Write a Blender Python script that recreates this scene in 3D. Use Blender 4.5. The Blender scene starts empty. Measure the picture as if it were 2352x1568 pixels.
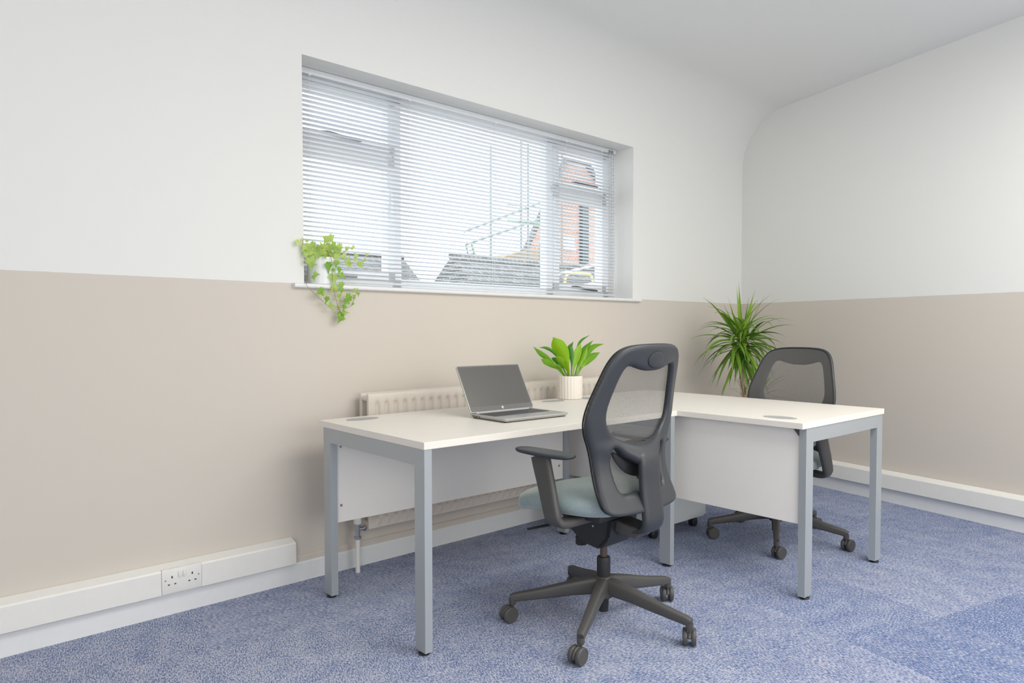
import bpy, bmesh, math, random
from mathutils import Vector, Matrix, noise
PI = math.pi
S = bpy.context.scene
# ------------------------------------------------------------------ camera
W_, H_ = 2352, 1568
FPX, CX, CY, CZ = 1609.14, -1.2972, -1.9375, 1.0996
YAW, PITCH, ROLL, SHY = 0.7157, -0.0329, -0.0011, 26.47
_fw = Vector((math.sin(YAW), math.cos(YAW), 0)); _r = Vector((math.cos(YAW), -math.sin(YAW), 0)); _up = Vector((0, 0, 1))
F_ = _fw*math.cos(PITCH) + _up*math.sin(PITCH); U_ = _up*math.cos(PITCH) - _fw*math.sin(PITCH)
R_ = _r*math.cos(ROLL) + U_*math.sin(ROLL); U_ = U_*math.cos(ROLL) - _r*math.sin(ROLL)
cam = bpy.data.cameras.new('camera'); co = bpy.data.objects.new('camera', cam); S.collection.objects.link(co)
cam.sensor_width = 36; cam.lens = FPX*36/W_; cam.shift_y = SHY/W_; cam.clip_start = 0.05; cam.clip_end = 300
M = Matrix.Identity(4)
for i in range(3):
    M[i][0] = R_[i]; M[i][1] = U_[i]; M[i][2] = -F_[i]
M[0][3], M[1][3], M[2][3] = CX, CY, CZ
co.matrix_world = M; S.camera = co
# ------------------------------------------------------------------ world + lights
w = bpy.data.worlds.new('overcast_sky'); S.world = w; w.use_nodes = True
nt = w.node_tree; bg = nt.nodes['Background']
bg.inputs[0].default_value = (0.95, 0.985, 1.0, 1); bg.inputs[1].default_value = 2.2
def area(name, loc, target, sx, sy, power, col):
    l = bpy.data.lights.new(name, 'AREA'); l.shape = 'RECTANGLE'; l.size = sx; l.size_y = sy; l.energy = power; l.color = col
    o = bpy.data.objects.new(name, l); S.collection.objects.link(o); o.location = loc
    o.rotation_euler = (Vector(target) - Vector(loc)).to_track_quat('-Z', 'Y').to_euler(); return o
area('rear_fill_light', (1.2, -4.45, 1.6), (1.3, 0.6, 1.2), 4.2, 2.0, 62, (0.99, 0.99, 0.93))  # unseen fill light added behind the camera; the rear wall has no window
area('side_fill_light', (-3.15, -2.8, 1.6), (1.8, 0.2, 1.1), 3.0, 1.9, 52, (0.99, 0.99, 0.94))  # unseen fill light added on the left, lifts the right wall
area('ceiling_fill_light', (1.1, -1.9, 2.70), (1.1, -1.9, 0), 2.4, 1.2, 58, (1.0, 0.98, 0.90))  # unseen fill light added under the ceiling, brightens the desk tops
S.view_settings.view_transform = 'Standard'; S.view_settings.look = 'None'
S.view_settings.exposure = 0.33; S.view_settings.gamma = 1.0; S.view_settings.use_curve_mapping = False
S.cycles.max_bounces = 10; S.cycles.diffuse_bounces = 6; S.cycles.transparent_max_bounces = 24
# ------------------------------------------------------------------ helpers
def ray(u, v): return F_ + R_*((u - W_/2)/FPX) - U_*((v - H_/2 - SHY)/FPX)
CAM = Vector((CX, CY, CZ))
def at(u, v, Y): d = ray(u, v); return CAM + d*((Y - CY)/d.y)
def lin(c): return tuple(((x/255)/12.92 if x/255 <= .04045 else ((x/255 + .055)/1.055)**2.4) for x in c)
def mat(name, col, rough=.5, metal=0., spec=.5, bump=None, var=None, sheen=0, coat=0, trans=0, alpha=None):
    m = bpy.data.materials.new(name); m.use_nodes = True; n = m.node_tree.nodes; L = m.node_tree.links; b = n['Principled BSDF']
    b.inputs['Base Color'].default_value = (*col, 1); b.inputs['Roughness'].default_value = rough; b.inputs['Metallic'].default_value = metal
    b.inputs['Specular IOR Level'].default_value = spec; b.inputs['Sheen Weight'].default_value = sheen; b.inputs['Coat Weight'].default_value = coat
    b.inputs['Transmission Weight'].default_value = trans
    tc = n.new('ShaderNodeTexCoord')
    nz = n.new('ShaderNodeTexNoise'); L.new(tc.outputs['Object'], nz.inputs['Vector'])
    nz.inputs['Scale'].default_value = (var or bump or (30,))[0]; nz.inputs['Detail'].default_value = 4
    amt = var[1] if var else .03
    mx = n.new('ShaderNodeMix'); mx.data_type = 'RGBA'; L.new(nz.outputs['Fac'], mx.inputs[0])
    mx.inputs[6].default_value = (*[c*(1 - amt) for c in col], 1); mx.inputs[7].default_value = (*[min(1, c*(1 + amt)) for c in col], 1)
    L.new(mx.outputs[2], b.inputs['Base Color'])
    if bump:
        nb = n.new('ShaderNodeTexNoise'); L.new(tc.outputs['Object'], nb.inputs['Vector']); nb.inputs['Scale'].default_value = bump[0]; nb.inputs['Detail'].default_value = 3
        bp = n.new('ShaderNodeBump'); bp.inputs['Strength'].default_value = bump[1]; bp.inputs['Distance'].default_value = bump[2] if len(bump) > 2 else .002
        L.new(nb.outputs['Fac'], bp.inputs['Height']); L.new(bp.outputs['Normal'], b.inputs['Normal'])
    return m
class MB:
    def __init__(s): s.bm = bmesh.new()
    def face(s, pts, flip=False):
        vs = [s.bm.verts.new(p) for p in pts]
        return s.bm.faces.new(vs[::-1] if flip else vs)
    def box(s, a, b, bev=0, seg=2, M=None):
        t = bmesh.new(); bmesh.ops.create_cube(t, size=1)
        a = Vector(a); b = Vector(b)
        for v in t.verts: v.co = Vector(((a.x+b.x)/2 + v.co.x*(b.x-a.x), (a.y+b.y)/2 + v.co.y*(b.y-a.y), (a.z+b.z)/2 + v.co.z*(b.z-a.z)))
        if bev: bmesh.ops.bevel(t, geom=t.edges[:], offset=bev, segments=seg, affect='EDGES', profile=.5)
        if M is not None: bmesh.ops.transform(t, matrix=M, verts=t.verts)
        s.add(t); return s
    def add(s, t):
        me = bpy.data.meshes.new('tmp'); t.to_mesh(me); t.free(); s.bm.from_mesh(me); bpy.data.meshes.remove(me)
    def grid(s, P, closeu=False, closev=False, flip=False):
        nu = len(P); nv = len(P[0]); V = [[s.bm.verts.new(p) for p in row] for row in P]
        for i in range(nu if closeu else nu-1):
            for j in range(nv if closev else nv-1):
                q = [V[i][j], V[(i+1) % nu][j], V[(i+1) % nu][(j+1) % nv], V[i][(j+1) % nv]]
                s.bm.faces.new(q[::-1] if flip else q)
        return V
    def cap(s, ring, flip=False):
        try: s.bm.faces.new(ring[::-1] if flip else ring)
        except ValueError: pass
    def sweep(s, path, size, up=(0, 0, 1), n=16, pw=2.0, closed=False, caps=True):
        """rounded section swept along path; size = list of (half width, half height) per point"""
        path = [Vector(p) for p in path]; N = len(path)
        if not isinstance(size, list): size = [size]*N
        rings = []; prev = None
        for i, p in enumerate(path):
            if closed: t = path[(i+1) % N] - path[i-1]
            else: t = path[min(i+1, N-1)] - path[max(i-1, 0)]
            t.normalize(); u = Vector(up[i] if isinstance(up, list) else up); side = t.cross(u)
            if side.length < 1e-4: side = prev.copy() if prev else Vector((1, 0, 0))
            side.normalize(); prev = side; uu = side.cross(t).normalized()
            a, b = size[i]; ring = []
            for k in range(n):
                th = 2*PI*k/n; c, d = math.cos(th), math.sin(th)
                ring.append(p + side*(a*math.copysign(abs(c)**(2/pw), c)) + uu*(b*math.copysign(abs(d)**(2/pw), d)))
            rings.append(ring)
        V = s.grid(rings, closeu=closed, closev=True)
        if caps and not closed: s.cap(V[0], True); s.cap(V[-1])
        return s
    def lathe(s, prof, c=(0, 0, 0), n=32, axis=None, caps=True):
        c = Vector(c); Mx = axis.to_track_quat('Z', 'Y').to_matrix() if axis is not None else Matrix.Identity(3)
        rings = [[c + Mx @ Vector((r*math.cos(2*PI*k/n), r*math.sin(2*PI*k/n), z)) for k in range(n)] for r, z in prof]
        V = s.grid(rings, closev=True)
        if caps: s.cap(V[0], True); s.cap(V[-1])
        return s
    def prism(s, pts, d):
        d = Vector(d); a = [Vector(p) for p in pts]; b = [p + d for p in a]
        va = [s.bm.verts.new(p) for p in a]; vb = [s.bm.verts.new(p) for p in b]; n = len(a)
        s.bm.faces.new(va); s.bm.faces.new(vb[::-1])
        for i in range(n): s.bm.faces.new([va[i], vb[i], vb[(i+1) % n], va[(i+1) % n]])
        return s
    def build(s, name, m, parent=None, smooth=40, M=None, fix=True):
        me = bpy.data.meshes.new(name)
        if M is not None: bmesh.ops.transform(s.bm, matrix=M, verts=s.bm.verts)
        if fix: bmesh.ops.recalc_face_normals(s.bm, faces=s.bm.faces)
        s.bm.to_mesh(me); s.bm.free()
        o = bpy.data.objects.new(name, me); S.collection.objects.link(o)
        for mm in (m if isinstance(m, (list, tuple)) else [m]): me.materials.append(mm)
        if smooth:
            me.polygons.foreach_set('use_smooth', [True]*len(me.polygons))
            me.set_sharp_from_angle(angle=math.radians(smooth))
        if parent is not None: o.parent = parent
        return o
def tag(o, label=None, cat=None, group=None, kind=None):
    if label: o['label'] = label
    if cat: o['category'] = cat
    if group: o['group'] = group
    if kind: o['kind'] = kind
    return o
def empty(name, loc, rz=0):
    o = bpy.data.objects.new(name, None); S.collection.objects.link(o); o.location = loc; o.rotation_euler = (0, 0, rz); o.empty_display_size = .05; return o
def spline(pts, n=8):
    """Catmull-Rom through points"""
    P = [Vector(p) for p in pts]; P = [P[0]*2 - P[1]] + P + [P[-1]*2 - P[-2]]; out = []
    for i in range(1, len(P)-2):
        for k in range(n):
            t = k/n; a, b, c, d = P[i-1], P[i], P[i+1], P[i+2]
            out.append(.5*((2*b) + (c-a)*t + (2*a-5*b+4*c-d)*t*t + (3*b-a-3*c+d)*t**3))
    out.append(P[-2]); return out
# ------------------------------------------------------------------ room frame
AL = math.radians(1.34); uL = Vector((math.cos(AL), math.sin(AL), 0)); nL = Vector((-math.sin(AL), math.cos(AL), 0)); CWALL = 0.98086
def WP(s, d, z): v = uL*s + nL*(CWALL + d); return Vector((v.x, v.y, z))   # d > 0 outwards through the window wall, d < 0 into the room
SC = 3.748                                                       # corner
C0 = WP(SC, 0, 0); Rp = Vector((3.266, -.9254, 0)); dR = (Rp - C0).normalized()   # right wall direction, toward the viewer
nR = Vector((-dR.y, dR.x, 0)); nR = nR if nR.x > 0 else -nR       # outward
def RP(t, d, z): v = C0 + dR*t + nR*d; return Vector((v.x, v.y, z))
YB, XL = -4.6, -3.3
TB = (YB - C0.y)/dR.y
MW = Matrix.Translation(WP(0, 0, 0)) @ Matrix.Rotation(AL, 4, 'Z')       # local x = s, y = depth outwards
MR = Matrix((( dR.x, nR.x, 0, C0.x), (dR.y, nR.y, 0, C0.y), (0, 0, 1, 0), (0, 0, 0, 1)))
SL = (XL - WP(0, 0, 0).x)/uL.x
PAINT = 1.303
def wall_mat():
    m = mat('two_tone_wall_paint', (.8, .8, .8), .85, spec=.2, bump=(180, .06, .0006)); n = m.node_tree.nodes; L = m.node_tree.links; b = n['Principled BSDF']
    g = n.new('ShaderNodeNewGeometry'); sp = n.new('ShaderNodeSeparateXYZ'); L.new(g.outputs['Position'], sp.inputs[0])
    nz = n.new('ShaderNodeTexNoise'); L.new(g.outputs['Position'], nz.inputs['Vector']); nz.inputs['Scale'].default_value = 25
    ma = n.new('ShaderNodeMath'); ma.operation = 'MULTIPLY_ADD'; L.new(nz.outputs['Fac'], ma.inputs[0]); ma.inputs[1].default_value = .003; L.new(sp.outputs['Z'], ma.inputs[2])
    gt = n.new('ShaderNodeMath'); gt.operation = 'GREATER_THAN'; L.new(ma.outputs[0], gt.inputs[0]); gt.inputs[1].default_value = PAINT + .0015
    mx = n.new('ShaderNodeMix'); mx.data_type = 'RGBA'; L.new(gt.outputs[0], mx.inputs[0])
    mx.inputs[6].default_value = (.645, .592, .535, 1); mx.inputs[7].default_value = (.80, .80, .785, 1)
    L.new(mx.outputs[2], b.inputs['Base Color']); return m
M_WALL = wall_mat()
M_BEIGE = mat('beige_wall_paint', (.645, .592, .535), .7, spec=.3)
M_CEIL = mat('white_ceiling_paint', (.80, .80, .79), .9, spec=.1, bump=(150, .05, .0006))
M_GLOSS = mat('white_gloss_woodwork', (.80, .81, .82), .35, bump=(40, .05, .0005))
M_PVC = mat('white_plastic_trunking', (.81, .80, .775), .4)
M_UPVC = mat('white_window_plastic', (.88, .89, .91), .3)
M_DESK = mat('white_laminate', (.82, .775, .715), .42, var=(60, .015), bump=(300, .03, .0003))
M_PANEL = mat('white_laminate_panel', (.88, .85, .80), .5, var=(60, .01))
M_STEEL = mat('silver_painted_steel', (.42, .45, .47), .38, metal=.3, bump=(500, .04, .0002))
M_BLACK = mat('black_plastic', (.018, .019, .021), .45)
M_CHAIR = mat('charcoal_moulded_plastic', (.038, .042, .049), .42, bump=(700, .10, .0003))
M_DGREY = mat('dark_grey_plastic', (.075, .072, .070), .45, bump=(700, .08, .0003))
M_SCREW = mat('zinc_screw', (.35, .35, .36), .35, metal=.8)
M_CHROME = mat('chrome', (.6, .6, .62), .2, metal=.9)
M_BLIND = mat('white_aluminium_slat', (.90, .91, .925), .4)
_n = M_BLIND.node_tree.nodes; _L = M_BLIND.node_tree.links; _t = _n.new('ShaderNodeBsdfTranslucent'); _t.inputs[0].default_value = (.80, .84, .90, 1)
_m = _n.new('ShaderNodeMixShader'); _m.inputs[0].default_value = .34; _L.new(_n['Principled BSDF'].outputs[0], _m.inputs[1]); _L.new(_t.outputs[0], _m.inputs[2]); _L.new(_m.outputs[0], _n['Material Output'].inputs[0])
M_CORD = mat('white_cord', (.8, .8, .8), .8)
M_RAD = mat('radiator_paint', (.66, .60, .54), .45)
# ------------------------------------------------------------------ carpet
def carpet():
    m = bpy.data.materials.new('blue_carpet_tiles'); m.use_nodes = True; n = m.node_tree.nodes; L = m.node_tree.links; b = n['Principled BSDF']
    b.inputs['Roughness'].default_value = 1; b.inputs['Specular IOR Level'].default_value = .1; b.inputs['Sheen Weight'].default_value = .25
    at_ = n.new('ShaderNodeAttribute'); at_.attribute_name = 'tile_dye'
    sc = n.new('ShaderNodeSeparateColor'); L.new(at_.outputs['Color'], sc.inputs[0])
    uv = n.new('ShaderNodeUVMap'); uv.uv_map = 'pile'
    def nzs(sx, sy, det, dist=0.):
        mp = n.new('ShaderNodeMapping'); mp.inputs['Scale'].default_value = (sx, sy, 1); L.new(uv.outputs[0], mp.inputs[0])
        z = n.new('ShaderNodeTexNoise'); z.inputs['Scale'].default_value = 1; z.inputs['Detail'].default_value = det; z.inputs['Distortion'].default_value = dist
        L.new(mp.outputs[0], z.inputs['Vector']); return z
    a = nzs(80, 240, 3, .3); c = nzs(200, 460, 2, .2); d = nzs(9, 14, 3)
    def math_(op, x, y, z=None):
        q = n.new('ShaderNodeMath'); q.operation = op
        for i, k in enumerate((x, y, z)):
            if k is None: continue
            if isinstance(k, (int, float)): q.inputs[i].default_value = k
            else: L.new(k, q.inputs[i])
        return q.outputs[0]
    f = math_('MULTIPLY_ADD', c.outputs['Fac'], 1.7, math_('MULTIPLY', a.outputs['Fac'], 2.8))
    f = math_('MULTIPLY_ADD', d.outputs['Fac'], .55, f)
    f = math_('ADD', f, math_('MULTIPLY_ADD', sc.outputs[0],   .22, -2.08))
    cr = n.new('ShaderNodeValToRGB'); L.new(f, cr.inputs[0]); e = cr.color_ramp.elements
    e[0].position = .02; e[0].color = (.026, .070, .24, 1); e[1].position = .96; e[1].color = (.53, .555, .665, 1)
    q = e.new(.34); q.color = (.086, .155, .365, 1); q = e.new(.60); q.color = (.225, .275, .445, 1)
    wz = nzs(2.2, 2.2, 2); cw = n.new('ShaderNodeMix'); cw.data_type = 'RGBA'; cw.blend_type = 'MULTIPLY'
    L.new(math_('MULTIPLY_ADD', wz.outputs['Fac'], 1.0, -.2), cw.inputs[0]); L.new(cr.outputs[0], cw.inputs[6]); cw.inputs[7].default_value = (1.05, .98, .95, 1)
    L.new(cw.outputs[2], b.inputs['Base Color'])
    bp = n.new('ShaderNodeBump'); bp.inputs['Strength'].default_value = .55; bp.inputs['Distance'].default_value = .004; L.new(f, bp.inputs['Height']); L.new(bp.outputs[0], b.inputs['Normal'])
    return m
M_CARPET = carpet()
poly = [C0, RP(TB, 0, 0), Vector((XL, YB, 0)), WP(SL, 0, 0)]
def floor():
    bm = bmesh.new(); G = math.radians(-13.2); gx = Vector((math.cos(G), math.sin(G), 0)); gy = Vector((-math.sin(G), math.cos(G), 0)); O = Vector((1.676, -1.017, 0))
    bm.faces.new([bm.verts.new(p) for p in poly])
    for ax in (gx, gy):
        for k in range(-16, 17):
            bmesh.ops.bisect_plane(bm, geom=bm.verts[:] + bm.edges[:] + bm.faces[:], plane_co=O + ax*(.5*k), plane_no=ax)
    uvl = bm.loops.layers.uv.new('pile'); cl = bm.loops.layers.float_color.new('tile_dye'); rnd = random.Random(5)
    fixed = {(0, -1): .02, (-1, -1): .12, (0, 0): .85, (-1, 0): .45, (-2, -1): .85, (-2, 0): .75, (1, 0): .55, (0, 1): .60, (1, -1): .2, (-1, 1): .55, (1, 1): .45}
    vals = {}
    for f in bm.faces:
        c = f.calc_center_median() - O; i, j = math.floor(c.dot(gx)/.5), math.floor(c.dot(gy)/.5)
        if (i, j) not in vals: vals[(i, j)] = (fixed.get((i, j), (.75 if i < -1 else .25) + .4*rnd.random()), rnd.random() < .5)
        v, rot = vals[(i, j)]
        for l in f.loops:
            p = l.vert.co - O; a, b = p.dot(gx), p.dot(gy)
            if rot: a, b = b, -a
            l[uvl].uv = (a + 7.3*i, b + 5.1*j); l[cl] = (v, v, v, 1)
    if bm.faces[:][0].normal.z < 0: bmesh.ops.reverse_faces(bm, faces=bm.faces[:])
    me = bpy.data.meshes.new('floor'); bm.to_mesh(me); bm.free(); me.materials.append(M_CARPET)
    o = bpy.data.objects.new('floor', me); S.collection.objects.link(o); o['kind'] = 'structure'
    if me.polygons[0].normal.z < 0: me.flip_normals()
floor()
# ------------------------------------------------------------------ walls
WS0, WS1, WZ0, WZ1 = .058, 2.368, 1.285, 2.295
ZC, RC = 2.355, .385                                              # cove springing height and radius
CEIL = ZC + RC
m = MB()
for a, b in (((SL-.1, 0, -.02), (WS0, .32, ZC)), ((WS1, 0, -.02), (SC+.25, .32, ZC)), ((WS0, 0, -.02), (WS1, .32, WZ0)), ((WS0, 0, WZ1), (WS1, .32, ZC))): m.box(a, b)
m.build('wall_window', M_WALL, smooth=0, M=MW)['kind'] = 'structure'
m = MB(); m.box((0, 0, -.02), (TB+.1, .2, CEIL+.35)); m.build('wall_right', M_WALL, smooth=0, M=MR)['kind'] = 'structure'
m = MB(); m.box((XL-.2, YB-.2, -.02), (RP(TB, 0, 0).x+.2, YB, CEIL+.35)); m.build('wall_rear', M_WALL, smooth=0)['kind'] = 'structure'
m = MB(); m.box((XL-.2, YB, -.02), (XL, WP(SL, 0, 0).y+.2, CEIL+.35)); m.build('wall_left', M_WALL, smooth=0)['kind'] = 'structure'
# coved ceiling, rising slightly into the room
prof = [(.32, ZC), (0, ZC)] + [(-RC + RC*math.cos(t), ZC + RC*math.sin(t)) for t in [PI/2*k/14 for k in range(1, 15)]] + [(-1.6, CEIL+.035), (-3.2, CEIL+.075), (-6.5, CEIL+.14)]
prof = [(d + (0 if d > -.001 else 0), z) for d, z in prof]
m = MB(); m.grid([[(s, d, z) for d, z in prof] for s in (SL-.3, SC+.9)]); m.grid([[(s, d, z+.12) for d, z in [(.1, CEIL), (-6.5, CEIL+.14)]] for s in (SL-.3, SC+.9)])
m.build('ceiling', M_CEIL, smooth=30, M=MW, fix=False)['kind'] = 'structure'
# skirting boards: lower board in white gloss, slim upper moulding painted with the wall
def skirting(name, Mx, x0, x1):
    r = MB(); pr = [(0, 0), (-.018, 0), (-.018, .078), (-.015, .085), (0, .085)]
    r.prism([(x0, d, z) for d, z in pr], (x1-x0, 0, 0)); o = r.build(name, M_GLOSS, M=Mx, smooth=0); o['kind'] = 'structure'
    r = MB(); pr = [(0, .085), (-.011, .085), (-.011, .104), (-.007, .111), (-.002, .113), (0, .113)]
    r.prism([(x0, d, z) for d, z in pr], (x1-x0, 0, 0)); r.build('moulding', M_BEIGE, M=Mx, parent=o, smooth=0)
skirting('baseboard_window', MW, SL, SC-.01); skirting('baseboard_right', MR, .005, TB)
# ------------------------------------------------------------------ cable trunking + socket
def trunking(name, Mx, x0, x1, lab, z0=.090, z1=.186, gap=None):
    r = MB()
    for a, b in ([(x0, x1)] if gap is None else [(x0, gap[0]), (gap[1], x1)]):
        pr = [(-.002, z0), (-.047, z0), (-.050, z0+.003), (-.050, z1-.006), (-.046, z1), (-.002, z1+.014)]
        r.prism([(a, d, z) for d, z in pr], (b-a, 0, 0))
    if gap:
        pr = [(-.002, z0), (-.0385, z0), (-.0385, z1+.003), (-.002, z1+.014)]
        r.prism([(gap[0], d, z) for d, z in pr], (gap[1]-gap[0], 0, 0))
    o = r.build(name, M_PVC, M=Mx, smooth=0); return tag(o, lab, 'cable trunking')
trunking('cable_trunking', MW, SL+.02, -.016, 'white cable trunking with a plug socket, low on the window wall left of the desk', gap=(-.556, -.408))
trunking('cable_trunking', MR, 1.0 if False else .03, TB-.05, 'white cable trunking running along the bottom of the right-hand wall')
def socket():
    x0, x1, z0, z1 = -.555, -.409, .094, .198
    r = MB(); r.box((x0, -.053, z0), (x1, -.040, z1-.009), .0025); fp = r.build('socket_outlet', M_PVC, M=MW)
    tag(fp, 'white double plug socket set into the trunking at lower left', 'socket')
    cxs = (x0+.036, x1-.036)
    for c in cxs:
        for q in ((c-.0022, .152, c+.0022, .161), (c-.0151, .127, c-.0079, .131), (c+.0079, .127, c+.0151, .131)):
            mh = MB(); mh.box((q[0], -.0536, q[1]), (q[2], -.052, q[3])); mh.build('pin_hole', M_BLACK, fp, M=MW, smooth=0)
    for c in (x0+.064, x0+.081):
        k = MB(); k.box((c-.006, -.058, .152), (c+.006, -.052, .176), .0015); k.build('rocker_switch', M_PVC, fp, M=MW)
    for c in (x0+.0125, x1-.0125):
        ms = MB(); ms.lathe([(0.0001, 0), (.0026, 0), (.0026, .0012), (.0001, .0012)], (c, -.053, .147), 12, Vector((0, -1, 0)))
        ms.build('fixing_screw', M_SCREW, fp, M=MW)
socket()
# ------------------------------------------------------------------ window
win = empty('window_1', (0, 0, 0)); win['kind'] = 'structure'
D0, D1 = .205, .262
def fr(name, rects, d0, d1, mt=M_UPVC, bev=.004):
    r = MB()
    for a, b, c, d in rects: r.box((a, d0, c), (b, d1, d), bev, 1)
    return r.build(name, mt, win, M=MW, smooth=0)
ZB, ZT = 1.318, 2.292
fr('window_frame', [(WS0, .115, ZB, ZT), (2.308, WS1, ZB, ZT), (WS0, WS1, ZB, ZB+.045), (WS0, WS1, ZT-.04, ZT), (.640, .700, ZB, ZT), (1.765, 1.830, ZB, ZT), (.1, .66, 1.955, 2.01), (1.8, 2.33, 1.955, 2.005)], D0, D1)
for a, b, c, d in ((.105, .650, 1.352, 1.962), (1.822, 2.318, 1.352, 1.962)):
    fr('casement_sash', [(a, a+.045, c, d), (b-.045, b, c, d), (a, b, c, c+.045), (a, b, d-.045, d)], D0-.02, D1-.01)
for a, b, c, d in ((.105, .650, 1.998, 2.262), (1.822, 2.318, 1.990, 2.262)):
    fr('fanlight_sash', [(a, a+.04, c, d), (b-.04, b, c, d), (a, b, c, c+.035), (a, b, d-.04, d)], D0-.02, D1-.01)
mg = bpy.data.materials.new('window_glass'); mg.use_nodes = True; n = mg.node_tree.nodes; L = mg.node_tree.links
n.remove(n['Principled BSDF']); tr = n.new('ShaderNodeBsdfTransparent'); gl = n.new('ShaderNodeBsdfGlossy'); gl.inputs['Roughness'].default_value = .02
fz = n.new('ShaderNodeFresnel'); fz.inputs[0].default_value = 1.35; mx = n.new('ShaderNodeMixShader'); gg = n.new('ShaderNodeNewGeometry'); iv = n.new('ShaderNodeMath'); iv.operation = 'SUBTRACT'; iv.inputs[0].default_value = 1; L.new(gg.outputs['Backfacing'], iv.inputs[1]); ml = n.new('ShaderNodeMath'); ml.operation = 'MULTIPLY'; L.new(fz.outputs[0], ml.inputs[0]); L.new(iv.outputs[0], ml.inputs[1]); L.new(ml.outputs[0], mx.inputs[0]); L.new(tr.outputs[0], mx.inputs[1]); L.new(gl.outputs[0], mx.inputs[2])
L.new(mx.outputs[0], n['Material Output'].inputs[0]); tr.inputs[0].default_value = (.96, .98, .98, 1)
for a, b, c, d in ((.14, .615, 1.39, 1.925), (.14, .615, 2.03, 2.23), (.69, 1.775, 1.355, 2.26), (1.86, 2.28, 1.39, 1.925), (1.86, 2.28, 2.02, 2.23)):
    fr('pane', [(a, b, c, d)], .232, .238, mg, 0)
r = MB(); r.sweep([WP(.005, -.012, 1.294), WP(2.432, -.012, 1.294)], (.014, .0105), n=16, pw=2.6)
r.box((WS0+.001, -.012, 1.2835), (WS1-.001, .204, 1.3045), M=MW); r.build('window_sill', M_GLOSS, win)
# handles and stays
def handle(s, z0, z1):
    r = MB(); r.box((s-.012, D0-.032, z0), (s+.012, D0-.02, z0+.09), .003); r.sweep([(s, D0-.045, z0+.07), (s, D0-.05, z0+.02), (s, D0-.05, z1)], (.007, .006), up=(0, 1, 0)); r.build('window_handle', M_UPVC, win, M=MW)
handle(.615, 1.735, 1.675)
def stay(a, b, z, z2):
    r = MB(); r.sweep(spline([(a, D0-.024, z), (a+.04, D0-.034, z+.002), ((a+b)/2, D0-.036, (z+z2)/2), (b, D0-.030, z2)], 5), (.004, .0065), n=8); r.build('window_stay', M_DGREY if z > 1.9 or a > 1 else M_SCREW, win, M=MW)
stay(.235, .450, 2.034, 2.028); stay(1.965, 2.215, 2.036, 2.039); stay(.17, .42, 1.366, 1.362); stay(1.975, 2.215, 1.374, 1.357)
# ------------------------------------------------------------------ venetian blind
bl = tag(empty('venetian_blind', WP(1.2, .14, 2.29)), 'white slatted blind hanging inside the window recess', 'blind')
bl.location = (0, 0, 0)
BX0, BX1 = .066, 2.345
r = MB(); r.box((BX0, .124, 2.266), (BX1, .150, 2.2925), .002); r.build('headrail', M_BLIND, bl, M=MW)
r = MB(); NS = 44; Z0, Z1 = 1.346, 2.252; TILT = math.radians(13)
for i in range(NS):
    z = Z0 + (Z1-Z0)*i/(NS-1); pts = []
    for k in range(6):
        t = -1 + 2*k/5; y = t*.0125; h = .0016*(1-t*t)
        pts.append((.1385 + y*math.cos(TILT), z - y*math.sin(TILT) + h))
    th = .0005
    top = [[(x, y, zz+th) for y, zz in pts] for x in (BX0+.004, BX1-.004)]; bot = [[(x, y, zz) for y, zz in pts] for x in (BX0+.004, BX1-.004)]
    ring = [[*top[0], *bot[0][::-1]], [*top[1], *bot[1][::-1]]]
    r.grid(ring, closev=True)
r.build('slats', M_BLIND, bl, M=MW, smooth=50)
r = MB(); r.box((BX0+.002, .127, 1.3255), (BX1-.002, .150, 1.3365), .002); r.build('bottom_rail', M_BLIND, bl, M=MW)
for s in (.155, .70, 1.28, 1.86, 2.20):
    r = MB()
    for y in (.1245, .1525): r.sweep([(s, y, 1.33), (s, y, 2.27)], (.0006, .0006), n=5)
    r.sweep([(s+.004, .1385, 1.33), (s+.004, .1385, 2.27)], (.0008, .0008), n=5)
    r.box((s-.004, .122, 2.262), (s+.008, .126, 2.269)); r.build('ladder_cord', M_CORD, bl, M=MW)
r = MB()
for s in (2.272, 2.296, 2.318): r.sweep([(s, .118, 2.272), (s+.001, .116, 1.9), (s, .117, 1.37)], (.0011, .0011), n=6)
r.build('pull_cord', M_CORD, bl, M=MW)
r = MB()
for s in (2.272, 2.298): r.box((s-.007, .116, 2.262), (s+.007, .124, 2.282), .002)
r.build('cord_lock', M_SCREW, bl, M=MW)
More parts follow.
